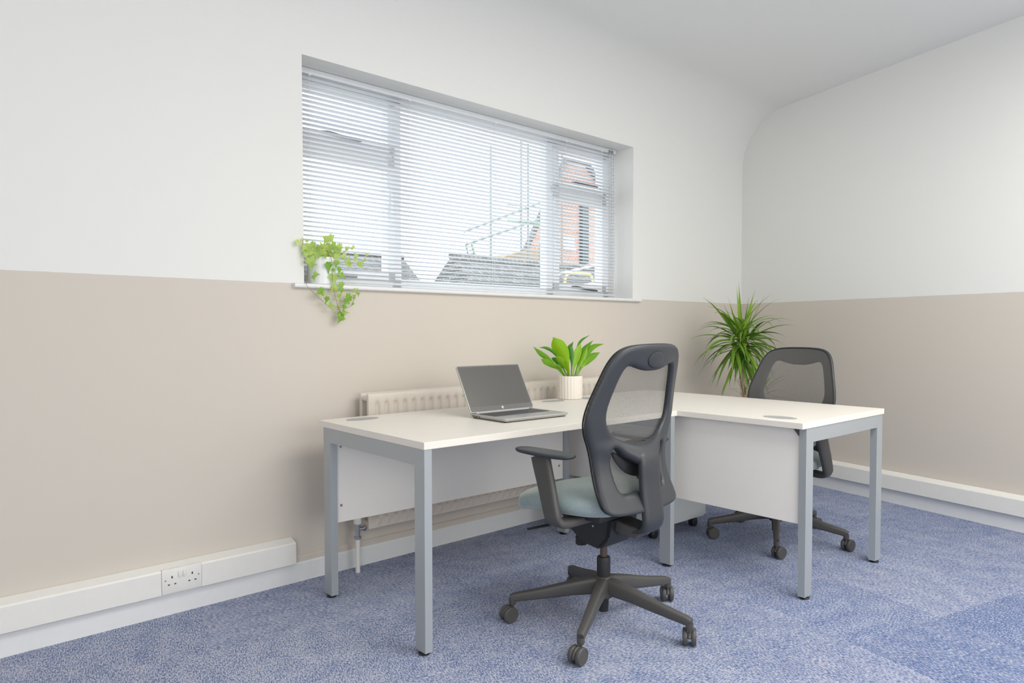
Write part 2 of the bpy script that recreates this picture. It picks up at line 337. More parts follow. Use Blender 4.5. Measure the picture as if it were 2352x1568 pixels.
# ------------------------------------------------------------------ radiator
rad = tag(empty('radiator', WP(1.1, -.1, .19)), 'cream double panel radiator on the wall under the window, behind the desk', 'radiator'); rad.location = (0, 0, 0)
RX0, RX1, RZ0, RZ1 = .300, 2.02, .195, .812
def rad_panel(yf, yb, name):
    NP = int((RX1-RX0-.06)/.050); r = MB(); xs = [RX0, RX0+.003]; dep = [1, 0]
    x = RX0 + .035
    for k in range(NP):
        for dx, q in ((0, 0), (.004, .45), (.008, 1), (.020, 1), (.024, .45), (.028, 0)): xs.append(x+dx); dep.append(q*10)
        x += .050
    xs += [RX1-.003, RX1]; dep += [0, 1]
    zs = [RZ0, RZ0+.003, RZ0+.015, RZ0+.02, RZ0+.028, RZ0+.045, RZ0+.055, RZ1-.060, RZ1-.048, RZ1-.040, RZ1-.034, RZ1-.010, RZ1-.003, RZ1]
    zq = [0, 0, 0, -.3, -.3, 0, 1, 1, .9, .4, 0, 0, 0, 0]; ze = [.004, 0, 0, 0, 0, 0, 0, 0, 0, 0, 0, .001, .004, .010]
    P = []
    for xx, q in zip(xs, dep):
        P.append([(xx, yf + (.0010*q*zz if q > 1 else 0) + (.004 if q == 1 else 0) + (.003*(-zz) if zz < 0 else 0) + e, z) for z, zz, e in zip(zs, zq, ze)])
    V = r.grid(P)
    B = [[(xx, yb, z) for z in zs] for xx in (xs[0], xs[-1])]
    r.grid(B, flip=True)
    for k in (0, -1):
        r.grid([[P[k][j] for j in range(len(zs))], [(P[k][j][0], yb, zs[j]) for j in range(len(zs))]], flip=(k == 0))
    r.face([(RX0, yf+.01, RZ1), (RX1, yf+.01, RZ1), (RX1, yb, RZ1), (RX0, yb, RZ1)]); r.face([(RX0, yf+.004, RZ0), (RX0, yb, RZ0), (RX1, yb, RZ0), (RX1, yf+.004, RZ0)])
    r.build(name, M_RAD, rad, M=MW, smooth=35)
rad_panel(-.125, -.110, 'front_panel'); rad_panel(-.062, -.047, 'rear_panel')
r = MB(); xs = [RX0+.05 + .0125*i for i in range(int((RX1-RX0-.1)/.0125))]
r.grid([[(x, -.109 if i % 2 else -.088, z) for z in (RZ0+.03, RZ1-.03)] for i, x in enumerate(xs)]); r.build('convector_fins', M_RAD, rad, M=MW, smooth=0, fix=False)
r = MB()
for z in (RZ0+.02, RZ1-.025):
    r = MB(); r.sweep([(RX0+.012, -.11, z), (RX0+.012, -.062, z)], (.012, .012), n=12); r.build('header_tube', M_RAD, rad, M=MW)
for x in (RX0+.3, RX1-.33): r = MB(); r.box((x, -.047, RZ0+.1), (x+.03, -.0005, RZ1-.1)); r.build('wall_bracket', M_RAD, rad, M=MW, smooth=0)
def valve(s, d, sgn):
    r = MB(); r.lathe([(.0105, 0), (.0105, .150)], (s, d, .0), 16); r.build('supply_pipe', M_PVC, rad, M=MW)
    r = MB(); r.lathe([(.011, 0), (.017, .003), (.017, .014), (.011, .017), (.011, .06), (.014, .062), (.014, .072), (.009, .074)], (s, d, .150), 18)
    r.sweep([(s, d, .196), (s + sgn*.035, d, .196)], (.009, .009), up=(0, 0, 1), n=12); r.sweep([(s + sgn*.028, d, .196), (s + sgn*.040, d, .196)], (.014, .014), n=6); r.build('valve_body', M_CHROME, rad, M=MW)
    r = MB(); r.lathe([(.016, 0), (.018, .004), (.018, .03), (.013, .036), (.0005, .037)], (s, d, .222), 20); r.build('valve_cap', M_PVC, rad, M=MW)
valve(.262, -.086, 1); valve(RX1+.045, -.086, -1)
# ------------------------------------------------------------------ desks (local frame: x along the length, y deep, origin at the front left floor corner)
HT = .7262
M_GROM = mat('silver_grey_plastic', (.40, .41, .42), .4)
def make_desk(root, depth, fy0, fy1, py):
    Lg = 1.4; r = MB(); r.box((0, 0, HT-.025), (Lg, depth, HT), .0012, 2); r.build('desktop', M_DESK, root, smooth=0)
    for x0 in (.003, Lg-.043):
        r = MB(); r.box((x0, fy0+.0601, .642), (x0+.030, fy1-.0601, HT-.0255), 0); r.build('end_rail', M_STEEL, root, smooth=0)
        for y0 in (fy0, fy1-.060):
            r = MB(); r.box((x0, y0, .012), (x0+.030, y0+.060, HT-.0255), 0); lg = r.build('leg', M_STEEL, root, smooth=0)
            r = MB(); r.lathe([(.0001, 0), (.019, 0), (.021, .003), (.018, .006), (.006, .008), (.006, .014), (.0001, .014)], (x0+.015, y0+.03, 0), 20); r.build('foot', M_BLACK, lg)
    r = MB(); r.box((.034, py, .305), (Lg-.044, py+.018, .694), .001); mp = r.build('modesty_panel', M_PANEL, root, smooth=0)
    for x, z in ((.058, .375), (Lg-.073, .377), (.058, .62), (Lg-.073, .62)):
        r = MB(); r.lathe([(.0001, 0), (.006, 0), (.0055, .0015), (.003, .0018), (.0001, .0012)], (x, py-.0003, z), 16, Vector((0, -1, 0))); r.build('screw_cap', M_SCREW, mp)
    r = MB(); r.prism([(.034, py+.020, .7005), (.060, py+.020, .7005), (.034, py+.020, .668)], (0, .012, 0)); r.build('corner_bracket', M_DGREY, root, smooth=0)
    for x in (.155, Lg-.125):
        r = MB(); r.lathe([(.0001, .0), (.037, .0), (.0395, .0006), (.0400, .0016), (.0385, .0024), (.0335, .0025), (.0325, .0017), (.0001, .0017)], (0, 0, 0), 40)
        bmesh.ops.transform(r.bm, matrix=Matrix.Diagonal((1.85, 1, 1, 1)), verts=r.bm.verts); r.box((-.020, -.033, .0014), (.020, -.022, .0026), .0004)
        r.build('cable_grommet', M_GROM, root, M=Matrix.Translation((x, .690, HT-.0004)))
desk1 = tag(empty('office_desk', (0, 0, 0)), 'white desk with silver legs along the window wall, open laptop standing on it', 'desk', 'white office desks')
make_desk(desk1, .778, .003, .743, .700)
desk2 = tag(empty('office_desk', (2.2, -.6, 0), PI/2), 'white desk at right angles to the window wall, its end nearest the right-hand wall, nothing on it', 'desk', 'white office desks')
make_desk(desk2, .800, .013, .762, .732)
desk2['label'] = 'white desk with a bare top, standing end-on in front of the spiky corner plant'
# ------------------------------------------------------------------ drawer pedestal under the second desk
ped = tag(empty('drawer_pedestal', (1.85, .5, 0)), 'white drawer unit on black castors under the right desk', 'drawer unit'); ped.location = (0, 0, 0)
M_PED = mat('grey_white_carcass', (.60, .64, .66), .5)
r = MB(); r.box((1.612, .300, .060), (2.075, .715, .585), .001); r.build('carcass', M_PED, ped, smooth=0)
for z0, z1 in ((.064, .320), (.325, .450), (.455, .580)):
    r = MB(); r.box((2.078, .302, z0), (2.096, .713, z1), .0015); dr = r.build('drawer_front', M_PED, ped, smooth=0)
    r = MB(); r.sweep(spline([(2.096, .44, z1-.045), (2.118, .445, z1-.045), (2.120, .50, z1-.045), (2.118, .565, z1-.045), (2.096, .57, z1-.045)], 5), (.005, .004), n=8); r.build('drawer_handle', M_SCREW, dr)
for x in (1.66, 2.02):
    for y in (.34, .675):
        r = MB(); r.box((x-.017, y-.017, .050), (x+.017, y+.017, .0598))
        for dy in (-.010, .010): r.lathe([(.0001, -.007), (.021, -.007), (.025, -.004), (.025, .004), (.021, .007), (.0001, .007)], (x+.008, y+dy, .025), 20, Vector((0, 1, 0)))
        r.box((x-.010, y-.004, .022), (x+.020, y+.004, .052), .002); r.build('castor', M_BLACK, ped)
# ------------------------------------------------------------------ office chairs
import numpy as np
def hermite(xk, yk, x):
    m = np.gradient(np.array(yk), np.array(xk)); i = int(np.clip(np.searchsorted(xk, x)-1, 0, len(xk)-2)); h = xk[i+1]-xk[i]; t = (x-xk[i])/h
    return float(yk[i]*(2*t**3-3*t**2+1)+m[i]*h*(t**3-2*t**2+t)+yk[i+1]*(-2*t**3+3*t**2)+m[i+1]*h*(t**3-t**2))
def Bz(z): return hermite([.42, .6, .8, 1.05], [.235, .156, .169, .227], z)
def back(u, z, off=0): return Vector((-(Bz(z) - .757*u*u) - off, u, z))     # off > 0 to the rear
def sm(a, b, x): t = min(1, max(0, (x-a)/(b-a))); return t*t*(3-2*t)
def dense(pts, n=6): return [(v.x, v.y) for v in spline([(a, b, 0) for a, b in pts], n)]
half = [(0, 1.0525), (.05, 1.052), (.10, 1.049), (.135, 1.043), (.165, 1.030), (.187, 1.008), (.204, .975), (.218, .930), (.233, .880), (.244, .840), (.250, .805), (.250, .775), (.241, .738), (.225, .700), (.212, .655), (.206, .600), (.207, .545), (.208, .505), (.204, .485), (.190, .472), (.155, .466), (.08, .465), (0, .465)]
up_h = [(0, .957), (.04, .9585), (.08, .967), (.108, .975), (.128, .973), (.142, .955), (.153, .925), (.165, .880), (.174, .840), (.176, .805), (.169, .775), (.150, .748), (.114, .722), (.06, .705), (0, .699)]
lo_h = [(0, .616), (.040, .628), (.070, .645), (.098, .662), (.118, .684), (.136, .690), (.146, .676), (.142, .63), (.134, .58), (.128, .550), (.118, .537), (.10, .533), (0, .531)]
def sym(h): d = dense(h); return d + [(-a, b) for a, b in d[-2:0:-1]]
OUT, UPO, LOO = sym(half), sym(up_h), sym(lo_h)
def sdf(P, poly):   # positive inside
    A = np.array(poly); B = np.roll(A, -1, 0); ins = np.zeros(len(P), bool); dm = np.full(len(P), 1e9)
    for a, b in zip(A, B):
        e = b-a; t = np.clip(((P-a) @ e)/(e @ e + 1e-12), 0, 1); q = P - a - t[:, None]*e; dm = np.minimum(dm, np.hypot(q[:, 0], q[:, 1]))
        c = ((a[1] > P[:, 1]) != (b[1] > P[:, 1])); xx = (b[0]-a[0])*(P[:, 1]-a[1])/(b[1]-a[1]+1e-15)+a[0]; ins ^= (c & (P[:, 0] < xx))
    return np.where(ins, dm, -dm)
def region_mesh(inset, holes, place_back, place_front, prof, step=.0045, uvname=None):
    """mesh of a flat region given by outline minus holes, bent on to the back surface; prof(d) gives relative thickness"""
    us = np.arange(-.27, .2701, step); zs = np.arange(.445, 1.0751, step); UU, ZZ = np.meshgrid(us, zs, indexing='ij'); P = np.stack([UU.ravel(), ZZ.ravel()], 1)
    D = sdf(P, OUT) - inset
    for h in holes: D = np.minimum(D, -sdf(P, h))
    D = np.where(np.abs(D) < 1e-5, 1e-5, D); D = D.reshape(UU.shape); nu, nz = D.shape
    bm = bmesh.new(); vb, vf = {}, {}
    def vert(key, u, z, d):
        if key not in vb:
            t = prof(d); vb[key] = bm.verts.new(place_back(u, z, t))
            vf[key] = bm.verts.new(place_front(u, z, t)) if (place_front and t > 1e-6) else vb[key]
        return key
    faces = []
    for i in range(nu-1):
        for j in range(nz-1):
            c = [(i, j), (i+1, j), (i+1, j+1), (i, j+1)]; dv = [D[k] for k in c]
            if max(dv) <= 0: continue
            out = []
            for k in range(4):
                a, b = c[k], c[(k+1) % 4]; da, db = dv[k], dv[(k+1) % 4]
                if da > 0: out.append(vert(a, us[a[0]], zs[a[1]], da))
                if (da > 0) != (db > 0):
                    t = da/(da-db); key = (min(a, b), max(a, b)); out.append(vert(key, us[a[0]]+(us[b[0]]-us[a[0]])*t, zs[a[1]]+(zs[b[1]]-zs[a[1]])*t, 0))
            if len(out) >= 3: faces.append(out)
    for o in faces:
        q = [vb[k] for k in o]
        if len(set(q)) >= 3:
            try: bm.faces.new(q)
            except ValueError: pass
        if place_front:
            q = [vf[k] for k in o][::-1]
            if len(set(q)) >= 3:
                try: bm.faces.new(q)
                except ValueError: pass
    return bm
def mesh_fabric():
    m = bpy.data.materials.new('open_mesh_fabric'); m.use_nodes = True; n = m.node_tree.nodes; L = m.node_tree.links; b = n['Principled BSDF']
    b.inputs['Base Color'].default_value = (.135, .133, .13, 1); b.inputs['Roughness'].default_value = .7
    tc = n.new('ShaderNodeTexCoord'); sp = n.new('ShaderNodeSeparateXYZ'); L.new(tc.outputs['Object'], sp.inputs[0])
    def ma(op, x, y=0.):
        q = n.new('ShaderNodeMath'); q.operation = op
        for i, k in enumerate((x, y)):
            if isinstance(k, (int, float)): q.inputs[i].default_value = k
            else: L.new(k, q.inputs[i])
        return q.outputs[0]
    k = 2*PI/.0032
    a = ma('SINE', ma('MULTIPLY', ma('ADD', sp.outputs['Y'], ma('MULTIPLY', sp.outputs['Z'], .9)), k*.72)); c = ma('SINE', ma('MULTIPLY', ma('SUBTRACT', sp.outputs['Y'], ma('MULTIPLY', sp.outputs['Z'], .9)), k*.72))
    g = ma('GREATER_THAN', ma('ADD', a, c), .12)
    tr = n.new('ShaderNodeBsdfTransparent'); mx = n.new('ShaderNodeMixShader'); L.new(g, mx.inputs[0]); L.new(b.outputs[0], mx.inputs[1]); L.new(tr.outputs[0], mx.inputs[2]); L.new(mx.outputs[0], n['Material Output'].inputs[0])
    return m
M_MESH = mesh_fabric()
def seat_fabric():
    m = mat('blue_grey_woven_fabric', (.16, .245, .275), .95, spec=.15, sheen=.9, bump=(900, .5, .0012)); n = m.node_tree.nodes; L = m.node_tree.links; b = n['Principled BSDF']
    b.inputs['Sheen Roughness'].default_value = .35; b.inputs['Sheen Tint'].default_value = (.85, .9, .8, 1)
    tc = n.new('ShaderNodeTexCoord'); mp = n.new('ShaderNodeMapping'); mp.inputs['Scale'].default_value = (620, 240, 620); L.new(tc.outputs['Object'], mp.inputs[0])
    z = n.new('ShaderNodeTexNoise'); z.inputs['Scale'].default_value = 1; z.inputs['Detail'].default_value = 4; L.new(mp.outputs[0], z.inputs['Vector'])
    cr = n.new('ShaderNodeValToRGB'); L.new(z.outputs['Fac'], cr.inputs[0]); e = cr.color_ramp.elements; e[0].position = .3; e[0].color = (.20, .275, .305, 1); e[1].position = .72; e[1].color = (.43, .49, .48, 1)
    L.new(cr.outputs[0], b.inputs['Base Color']); return m
M_SEAT = seat_fabric()
def castor_mb(x, y, axis_deg):
    a = math.radians(axis_deg); ax = Vector((math.cos(a), math.sin(a), 0)); dr_ = Vector((-ax.y, ax.x, 0)); c = Vector((x, y, .0305)) + dr_*.016; r = MB()
    for s in (-1, 1):
        r.lathe([(.0001, -.0085), (.0200, -.0085), (.0275, -.0080), (.0300, -.0050), (.0305, 0), (.0300, .0050), (.0275, .0080), (.0265, .0085), (.0255, .0075), (.0001, .0075)] if s > 0 else
                [(.0001, -.0075), (.0255, -.0075), (.0265, -.0085), (.0275, -.0080), (.0300, -.0050), (.0305, 0), (.0300, .0050), (.0275, .0080), (.0200, .0085), (.0001, .0085)], c + ax*(s*.0150), 28, ax)
    # hood between the wheels
    pts = [c + dr_*(.027*math.cos(t)) + Vector((0, 0, .027*math.sin(t))) for t in [PI*k/10 - .2 for k in range(11)]]
    r.sweep([pts[k] for k in range(11)], (.0055, .003), up=[(p - c).normalized() for p in pts], n=8)
    r.lathe([(.0001, .020), (.009, .020), (.0095, .036), (.0055, .037), (.0055, .052), (.0001, .052)], (x, y, .012), 16); return r
def make_chair(root, castors, phase):
    M_ = M_CHAIR; top = []
    def P(o): top.append(o); return o
    # frame of the backrest
    def bump(u, z):
        g = sm(.735, .635, z)*(1 if z > .585 else 0); wd = .078 + .09*sm(.62, .72, z); return .050*g*math.exp(-abs(u/wd)**2.6)
    def pb(u, z, t): return back(u, z, .0135*t + bump(u, z) + .006*sm(.30, .0, abs(u)))
    def pf(u, z, t): return back(u, z, -.011*t + .0*u)
    prof = lambda d: math.sqrt(max(0, 1 - (1 - min(d/.020, 1))**2)) if d > 0 else 0
    r = MB(); r.bm.free(); r.bm = region_mesh(0, [UPO, LOO], pb, pf, prof); fr_ = P(r.build('back_frame', M_, root, smooth=75))
    r = MB(); r.bm.free(); r.bm = region_mesh(.009, [], lambda u, z, t: back(u, z, -.0135), None, lambda d: 0, step=.012); me_ = P(r.build('back_mesh', M_MESH, root, smooth=75, fix=False))
    r = MB(); rim = [back(u*.982, .7585 + (z-.7585)*.985, -.0125) for u, z in OUT[::2]]; r.sweep(rim, (.003, .003), up=(1, 0, 0), n=8, closed=True); P(r.build('mesh_piping', M_BLACK, root))
    # oval badge
    r = MB(); ring = []
    el = lambda k, q, o: back(.0445*q*math.cos(k), .9965 + .0285*q*math.sin(k), o)
    N = 40; base = .0135 + .006*.99
    r.grid([[el(2*PI*i/N, q, o) for q, o in ((1.03, base-.001), (1.0, base+.0024), (.95, base+.0030), (.5, base+.0032), (.02, base+.0033))] for i in range(N)], closeu=True, flip=False)
    P(r.build('oval_badge', M_, root, smooth=50))
    r = MB(); r.sweep([el(2*PI*i/N, 1.05, base+.0006) for i in range(N)], (.0009, .0009), up=(1, 0, 0), n=6, closed=True); P(r.build('badge_groove', M_BLACK, root))
    # spine
    sp = spline([(-.185, 0, .668), (-.203, 0, .640), (-.207, 0, .560), (-.214, 0, .500), (-.221, 0, .450), (-.221, 0, .425), (-.208, 0, .401), (-.170, 0, .385), (-.10, 0, .372), (-.03, 0, .362)], 5)
    n_ = len(sp); sz = []
    for i, q in enumerate(sp):
        k = i/(n_-1); ww = .054 if k < .5 else .054 - .014*sm(.5, 1, k); dd = .017 if k < .6 else .017 - .005*sm(.6, .8, k); sz.append((ww, dd))
    ups = [Vector((-1, 0, 0)) if i < n_*.5 else Vector((-1, 0, -.0)).lerp(Vector((0, 0, -1)), sm(.5, .75, i/(n_-1))).normalized() for i in range(n_)]
    r = MB(); r.sweep(sp, sz, up=ups, n=28, pw=3.2); P(r.build('spine', M_, root, smooth=50))
    # lumbar pad between mesh and frame
    r = MB(); lp = spline([back(u, z, .004) for u, z in ((-.130, .672), (-.105, .650), (-.06, .618), (0, .604), (.06, .618), (.105, .650), (.130, .672))], 5)
    r.sweep(lp, [(.006, .006 + .020*math.sin(PI*i/(len(lp)-1))) for i in range(len(lp))], up=(0, 0, 1), n=14); P(r.build('lumbar_pad', M_BLACK, root))
    # seat cushion
    r = MB(); NT = 56; cx_, rx, ry = .066, .222, .244
    def edge(th):
        c, s = math.cos(th), math.sin(th); pw = 2/3.9; x = math.copysign(abs(c)**pw, c); y = math.copysign(abs(s)**pw, s)
        return cx_ + rx*x, ry*y*(1 - .10*sm(0, -1, x) + .02*sm(0, 1, x))
    def ztop(x, y): return .512 + .016*(1-(abs(y)/.25)**2) - .034*sm(.06, .29, x) + .018*sm(-.05, -.22, x)
    def zbot(x, y): return .450 - .040*sm(.14, .28, x) - .006*(1-(abs(y)/.25)**2)
    rows = []
    for k, (q, h) in enumerate([(0.02, 1), (.3, 1), (.6, .995), (.8, .97), (.9, .92), (.96, .82), (.99, .66), (1.0, .48), (.995, .30), (.975, .14), (.93, .03), (.85, 0), (.5, 0), (.02, 0)]):
        row = []
        for i in range(NT):
            ex, ey = edge(2*PI*i/NT); x = cx_ + (ex-cx_)*q; y = ey*q; zt, zb = ztop(x, y), zbot(x, y)
            row.append((x - .010*(1-h)*sm(.1, .25, x), y, zb + (zt-zb)*h))
        rows.append(row)
    V = r.grid(rows, closev=True); r.cap(V[0]); r.cap(V[-1]); P(r.build('seat_cushion', M_SEAT, root, smooth=80))
    r = MB(); r.box((-.12, -.17, .428), (.20, .17, .450), .006); P(r.build('seat_pan', M_BLACK, root))
    # mechanism
    r = MB(); r.prism([(-.10, -.085, .428), (.150, -.085, .428), (.135, -.085, .375), (.045, -.085, .312), (-.045, -.085, .300), (-.085, -.085, .345)], (0, .17, 0))
    bmesh.ops.bevel(r.bm, geom=r.bm.edges[:], offset=.012, segments=2, affect='EDGES'); P(r.build('tilt_mechanism', M_BLACK, root, smooth=35))
    r = MB(); r.prism([(-.205, -.045, .398), (-.07, -.045, .415), (-.07, -.045, .372), (-.175, -.045, .362)], (0, .09, 0)); bmesh.ops.bevel(r.bm, geom=r.bm.edges[:], offset=.004, segments=1, affect='EDGES'); P(r.build('recline_bracket', M_DGREY, root, smooth=30))
    r = MB(); r.lathe([(.0001, 0), (.020, 0), (.0225, .003), (.0225, .030), (.018, .034), (.018, .07), (.0001, .07)], (.068, .048, .292), 24); P(r.build('tension_knob', M_BLACK, root, smooth=40))
    r = MB(); r.sweep([(.02, .06, .405), (.06, .15, .398), (.15, .255, .372)], [(.010, .006), (.009, .005), (.013, .0035)], n=10); P(r.build('tilt_lever', M_BLACK, root))
    r = MB(); r.sweep([(.02, -.06, .405), (.04, -.16, .398), (.06, -.25, .384)], [(.008, .006), (.007, .005), (.013, .0035)], n=10); P(r.build('height_lever', M_BLACK, root))
    r = MB(); r.sweep([(-.02, .150, .4375), (-.035, .110, .4375)], (.010, .0035), n=8); P(r.build('arm_release_clip', M_CHROME, root))
    r = MB(); r.lathe([(.0001, 0), (.004, 0), (.0035, .002), (.0001, .0025)], (-.02, .0853, .385), 12, Vector((0, 1, 0))); P(r.build('hex_screw', M_CHROME, root))
    # arms
    for s in (1, -1):
        path = spline([(.066, s*.272, .657), (.054, s*.274, .620), (.028, s*.277, .545), (.002, s*.280, .462), (-.004, s*.274, .438), (-.012, s*.245, .424), (-.022, s*.170, .426), (-.025, s*.095, .428)], 5); N = len(path)
        sz = [(.042 - .010*sm(0, .6, i/N), .015 + .001*sm(.5, 1, i/N)) for i in range(N)]
        ups = [Vector((0, s, .0)).lerp(Vector((0, 0, -1)), sm(.50, .72, i/N)).normalized() for i in range(N)]
        r = MB(); r.sweep(path, sz, up=ups, n=20, pw=3.6); ap = P(r.build('armrest_post', M_DGREY, root, smooth=50))
        pad = [(-.090, .010), (-.078, .030), (-.02, .044), (.06, .044), (.150, .032), (.176, .010), (.176, -.010), (.150, -.032), (.06, -.042), (-.02, -.042), (-.078, -.028), (-.090, -.010)]
        pd = [(v.x, v.y) for v in spline([(a, b, 0) for a, b in pad + [pad[0]]], 3)][:-1]
        r = MB(); rows = [[(.035 + (a-.035)*q, s*.276 + b*q, .669 + z - .006*sm(.0, .19, a)*0) for a, b in pd] for q, z in ((.02, -.009), (.80, -.009), (.94, -.007), (.99, -.002), (1.0, .001), (.992, .0045), (.95, .0065), (.6, .0075), (.02, .008))]
        V = r.grid(rows, closev=True); r.cap(V[0]); r.cap(V[-1]); P(r.build('armrest_pad', M_CHAIR, root, smooth=50))
    # column and base
    r = MB(); r.lathe([(.0001, 0), (.0135, 0), (.0135, .130), (.0001, .130)], (0, 0, .20), 24); P(r.build('gas_piston', mat('bronzed_piston', (.14, .105, .085), .35, metal=.7), root))
    r = MB(); r.lathe([(.0001, .045), (.018, .045), (.0235, .140), (.0255, .150), (.0255, .244), (.0235, .250), (.0140, .251), (.0140, .246), (.0001, .246)], (0, 0, 0), 32); r.build('column_sleeve', M_BLACK, root, smooth=40)
    b = MB(); ends = []
    for k in range(5):
        a = math.radians(phase + 72*k); d = Vector((math.cos(a), math.sin(a), 0)); e = .343
        path = [d*.010 + Vector((0, 0, .142)), d*.045 + Vector((0, 0, .141)), d*.12 + Vector((0, 0, .130)), d*.22 + Vector((0, 0, .110)), d*(e-.012) + Vector((0, 0, .092)), d*(e+.006) + Vector((0, 0, .0865))]
        b.sweep(path, [(.026, .033), (.022, .033), (.019, .027), (.0165, .021), (.0145, .0165), (.012, .014)], n=20, pw=3.5); ends.append(d*e)
        b.lathe([(.0001, 0), (.0125, 0), (.0135, .004), (.0135, .022), (.0001, .022)], (d.x*e, d.y*e, .0635), 16)
    b.lathe([(.0001, .100), (.034, .100), (.040, .112), (.038, .160), (.030, .174), (.0255, .178), (.0255, .150), (.0001, .150)], (0, 0, 0), 32)
    bs = b.build('five_star_base', M_DGREY, root, smooth=45)
    for e, ax in zip(ends, castors): castor_mb(e.x, e.y, ax).build('castor', M_DGREY, bs, smooth=40)
    return top
CH_G = 'mesh-backed office chairs'
A1 = math.radians(92.4)
chair1 = tag(empty('office_chair', (.671, -.197, 0), A1), 'mesh-backed swivel chair seen from behind, pulled up to the laptop desk', 'chair', CH_G)
v1 = 41.5   # view direction angle at the chair, degrees
# base arms world angles 353, 65, 137, 209, 281 ; castor axles turned as in the photograph (world degrees)
ax_w = [318, 240, 82, 98, 305]
top1 = make_chair(chair1, [a - 92.4 for a in ax_w], 353 - 92.4)
A2 = math.radians(176.3)
chair2 = tag(chair1.copy(), 'mesh-backed swivel chair facing the camera, on the far side of the bare desk by the right wall', 'chair', CH_G)
chair2['label'] = 'mesh-backed swivel chair facing the camera behind the bare desk'
S.collection.objects.link(chair2); chair2.location = (2.146, -.09, 0); chair2.rotation_euler = (0, 0, A2)
for o in [c for c in S.objects if c.parent == chair1]:
    c = o.copy(); S.collection.objects.link(c); c.parent = chair2
    if o in top1: c.location.z -= .047
    if o.name.startswith('five_star_base'):
        c.rotation_euler = (0, 0, A1 - A2 + math.radians(0))
    for g in [x for x in S.objects if x.parent == o]:
        d = g.copy(); S.collection.objects.link(d); d.parent = c
        if g.name.startswith('castor'):
            k = [x for x in S.objects if x.parent == o and x.name.startswith('castor')].index(g); a = math.radians(353 - 92.4 + 72*k)
            nb = castor_mb(.343*math.cos(a), .343*math.sin(a), [262, 250, 235, 255, 262][k] - 92.4); me = bpy.data.meshes.new('castor'); bmesh.ops.recalc_face_normals(nb.bm, faces=nb.bm.faces); nb.bm.to_mesh(me); nb.bm.free(); me.materials.append(M_DGREY)
            me.polygons.foreach_set('use_smooth', [True]*len(me.polygons)); me.set_sharp_from_angle(angle=math.radians(40)); d.data = me
# ------------------------------------------------------------------ laptop
lap = tag(empty('laptop', (.690, .180, HT+.0006), -.0121), 'silver laptop open on the window-side desk, its screen dark', 'laptop')
M_LAP = mat('silver_laptop_shell', (.48, .47, .455), .40, metal=.35); M_KEY = mat('dark_grey_keys', (.09, .09, .095), .5); M_SCR = mat('dark_screen_reflection_grey', (.085, .083, .076), .30, spec=.9); M_BEZ = mat('grey_bezel', (.15, .15, .15), .45)  # screen base lifted to grey to stand in for the reflected room
Wl, Dl = .358, .2432
def rr(x0, x1, y0, y1, r, n=5):
    o = []
    for cx, cy, a0 in ((x1-r, y1-r, 0), (x0+r, y1-r, 90), (x0+r, y0+r, 180), (x1-r, y0+r, 270)):
        for k in range(n+1): a = math.radians(a0 + 90*k/n); o.append((cx + r*math.cos(a), cy + r*math.sin(a)))
    return o
def slab(pts_fn, levels):
    r = MB(); rows = []
    for ins, z in levels: rows.append([(x, y, z) for x, y in pts_fn(ins)])
    V = r.grid(rows, closev=True); r.cap(V[0]); r.cap(V[-1]); return r
r = slab(lambda i: rr(-Wl/2+i, Wl/2-i, i, Dl-i, .012), [(.014, .002), (.006, .0045), (.0012, .0105), (0, .0130), (.0008, .0160), (.0016, .0165)])
base = r.build('keyboard_base', M_LAP, lap, smooth=35)
for x in (-.15, .15):
    for y in (.02, .22): r = MB(); r.box((x-.02, y-.004, 0), (x+.02, y+.004, .0035), .001); r.build('rubber_foot', M_BLACK, base)
r = MB(); r.box((-.155, .095, .0160), (.155, .212, .01675)); r.build('key_well', M_KEY, base, smooth=0)
r = MB(); kw = .0165
for row in range(6):
    y = .099 + row*.0187; nk = 18 if row == 5 else 17; pitch = .306/nk; x = -.153
    spans = [1]*nk if row != 0 else [1, 1, 1, 1, 5, 1, 1, 1, 1, 1, 3]
    for sp_ in spans:
        h = .0145 if row < 5 else .0105
        r.box((x+.0010, y, .0166), (x+pitch*sp_-.0010, y+h+.0015, .0182), .0005, 1); x += pitch*sp_
        if x > .153: break
tag(r.build('keys', M_KEY, base, smooth=0), kind='stuff')
r = MB(); r.box((-.068, .012, .0163), (.046, .082, .01672), .0003, 1); r.build('touchpad', mat('touchpad_grey', (.36, .37, .40), .35), base, smooth=0)
for y0, y1 in ((.205, .217), (.186, .198), (.170, .175)): r = MB(); r.box((-Wl/2-.0003, y0, .0085), (-Wl/2+.002, y1, .0125)); r.build('side_port', M_BLACK, base, smooth=0)
LT = math.radians(29.2); ML = Matrix.Translation((0, Dl-.012, .0185)) @ Matrix.Rotation(-LT, 4, 'X')      # lid local: x across, z up the lid, -y faces the user
LH = .2239
r = MB(); rows = []
for y, ins in ((-.003, .0012), (-.002, 0), (.003, .0), (.0045, .004)): rows.append([(x, y, z) for x, z in rr(-Wl/2+ins, Wl/2-ins, ins, LH-ins, .009)])
V = r.grid(rows, closev=True); r.cap(V[0]); r.cap(V[-1]); lid = r.build('lid', M_LAP, lap, M=ML, smooth=35)
r = MB(); r.prism([(x, -.0031, z) for x, z in rr(-Wl/2+.0035, Wl/2-.0035, .0035, LH-.0035, .007)], (0, -.0012, 0)); r.build('bezel', M_BEZ, lid, M=ML, smooth=0)
r = MB(); r.box((-.171, -.0046, .026), (.171, -.0042, .215)); r.build('screen', M_SCR, lid, M=ML, smooth=0)
r = MB(); r.lathe([(.0001, 0), (.0022, 0), (.0001, .0004)], (0, -.0044, .2185), 12, Vector((0, -1, 0))); r.build('webcam', M_BLACK, lid, M=ML)
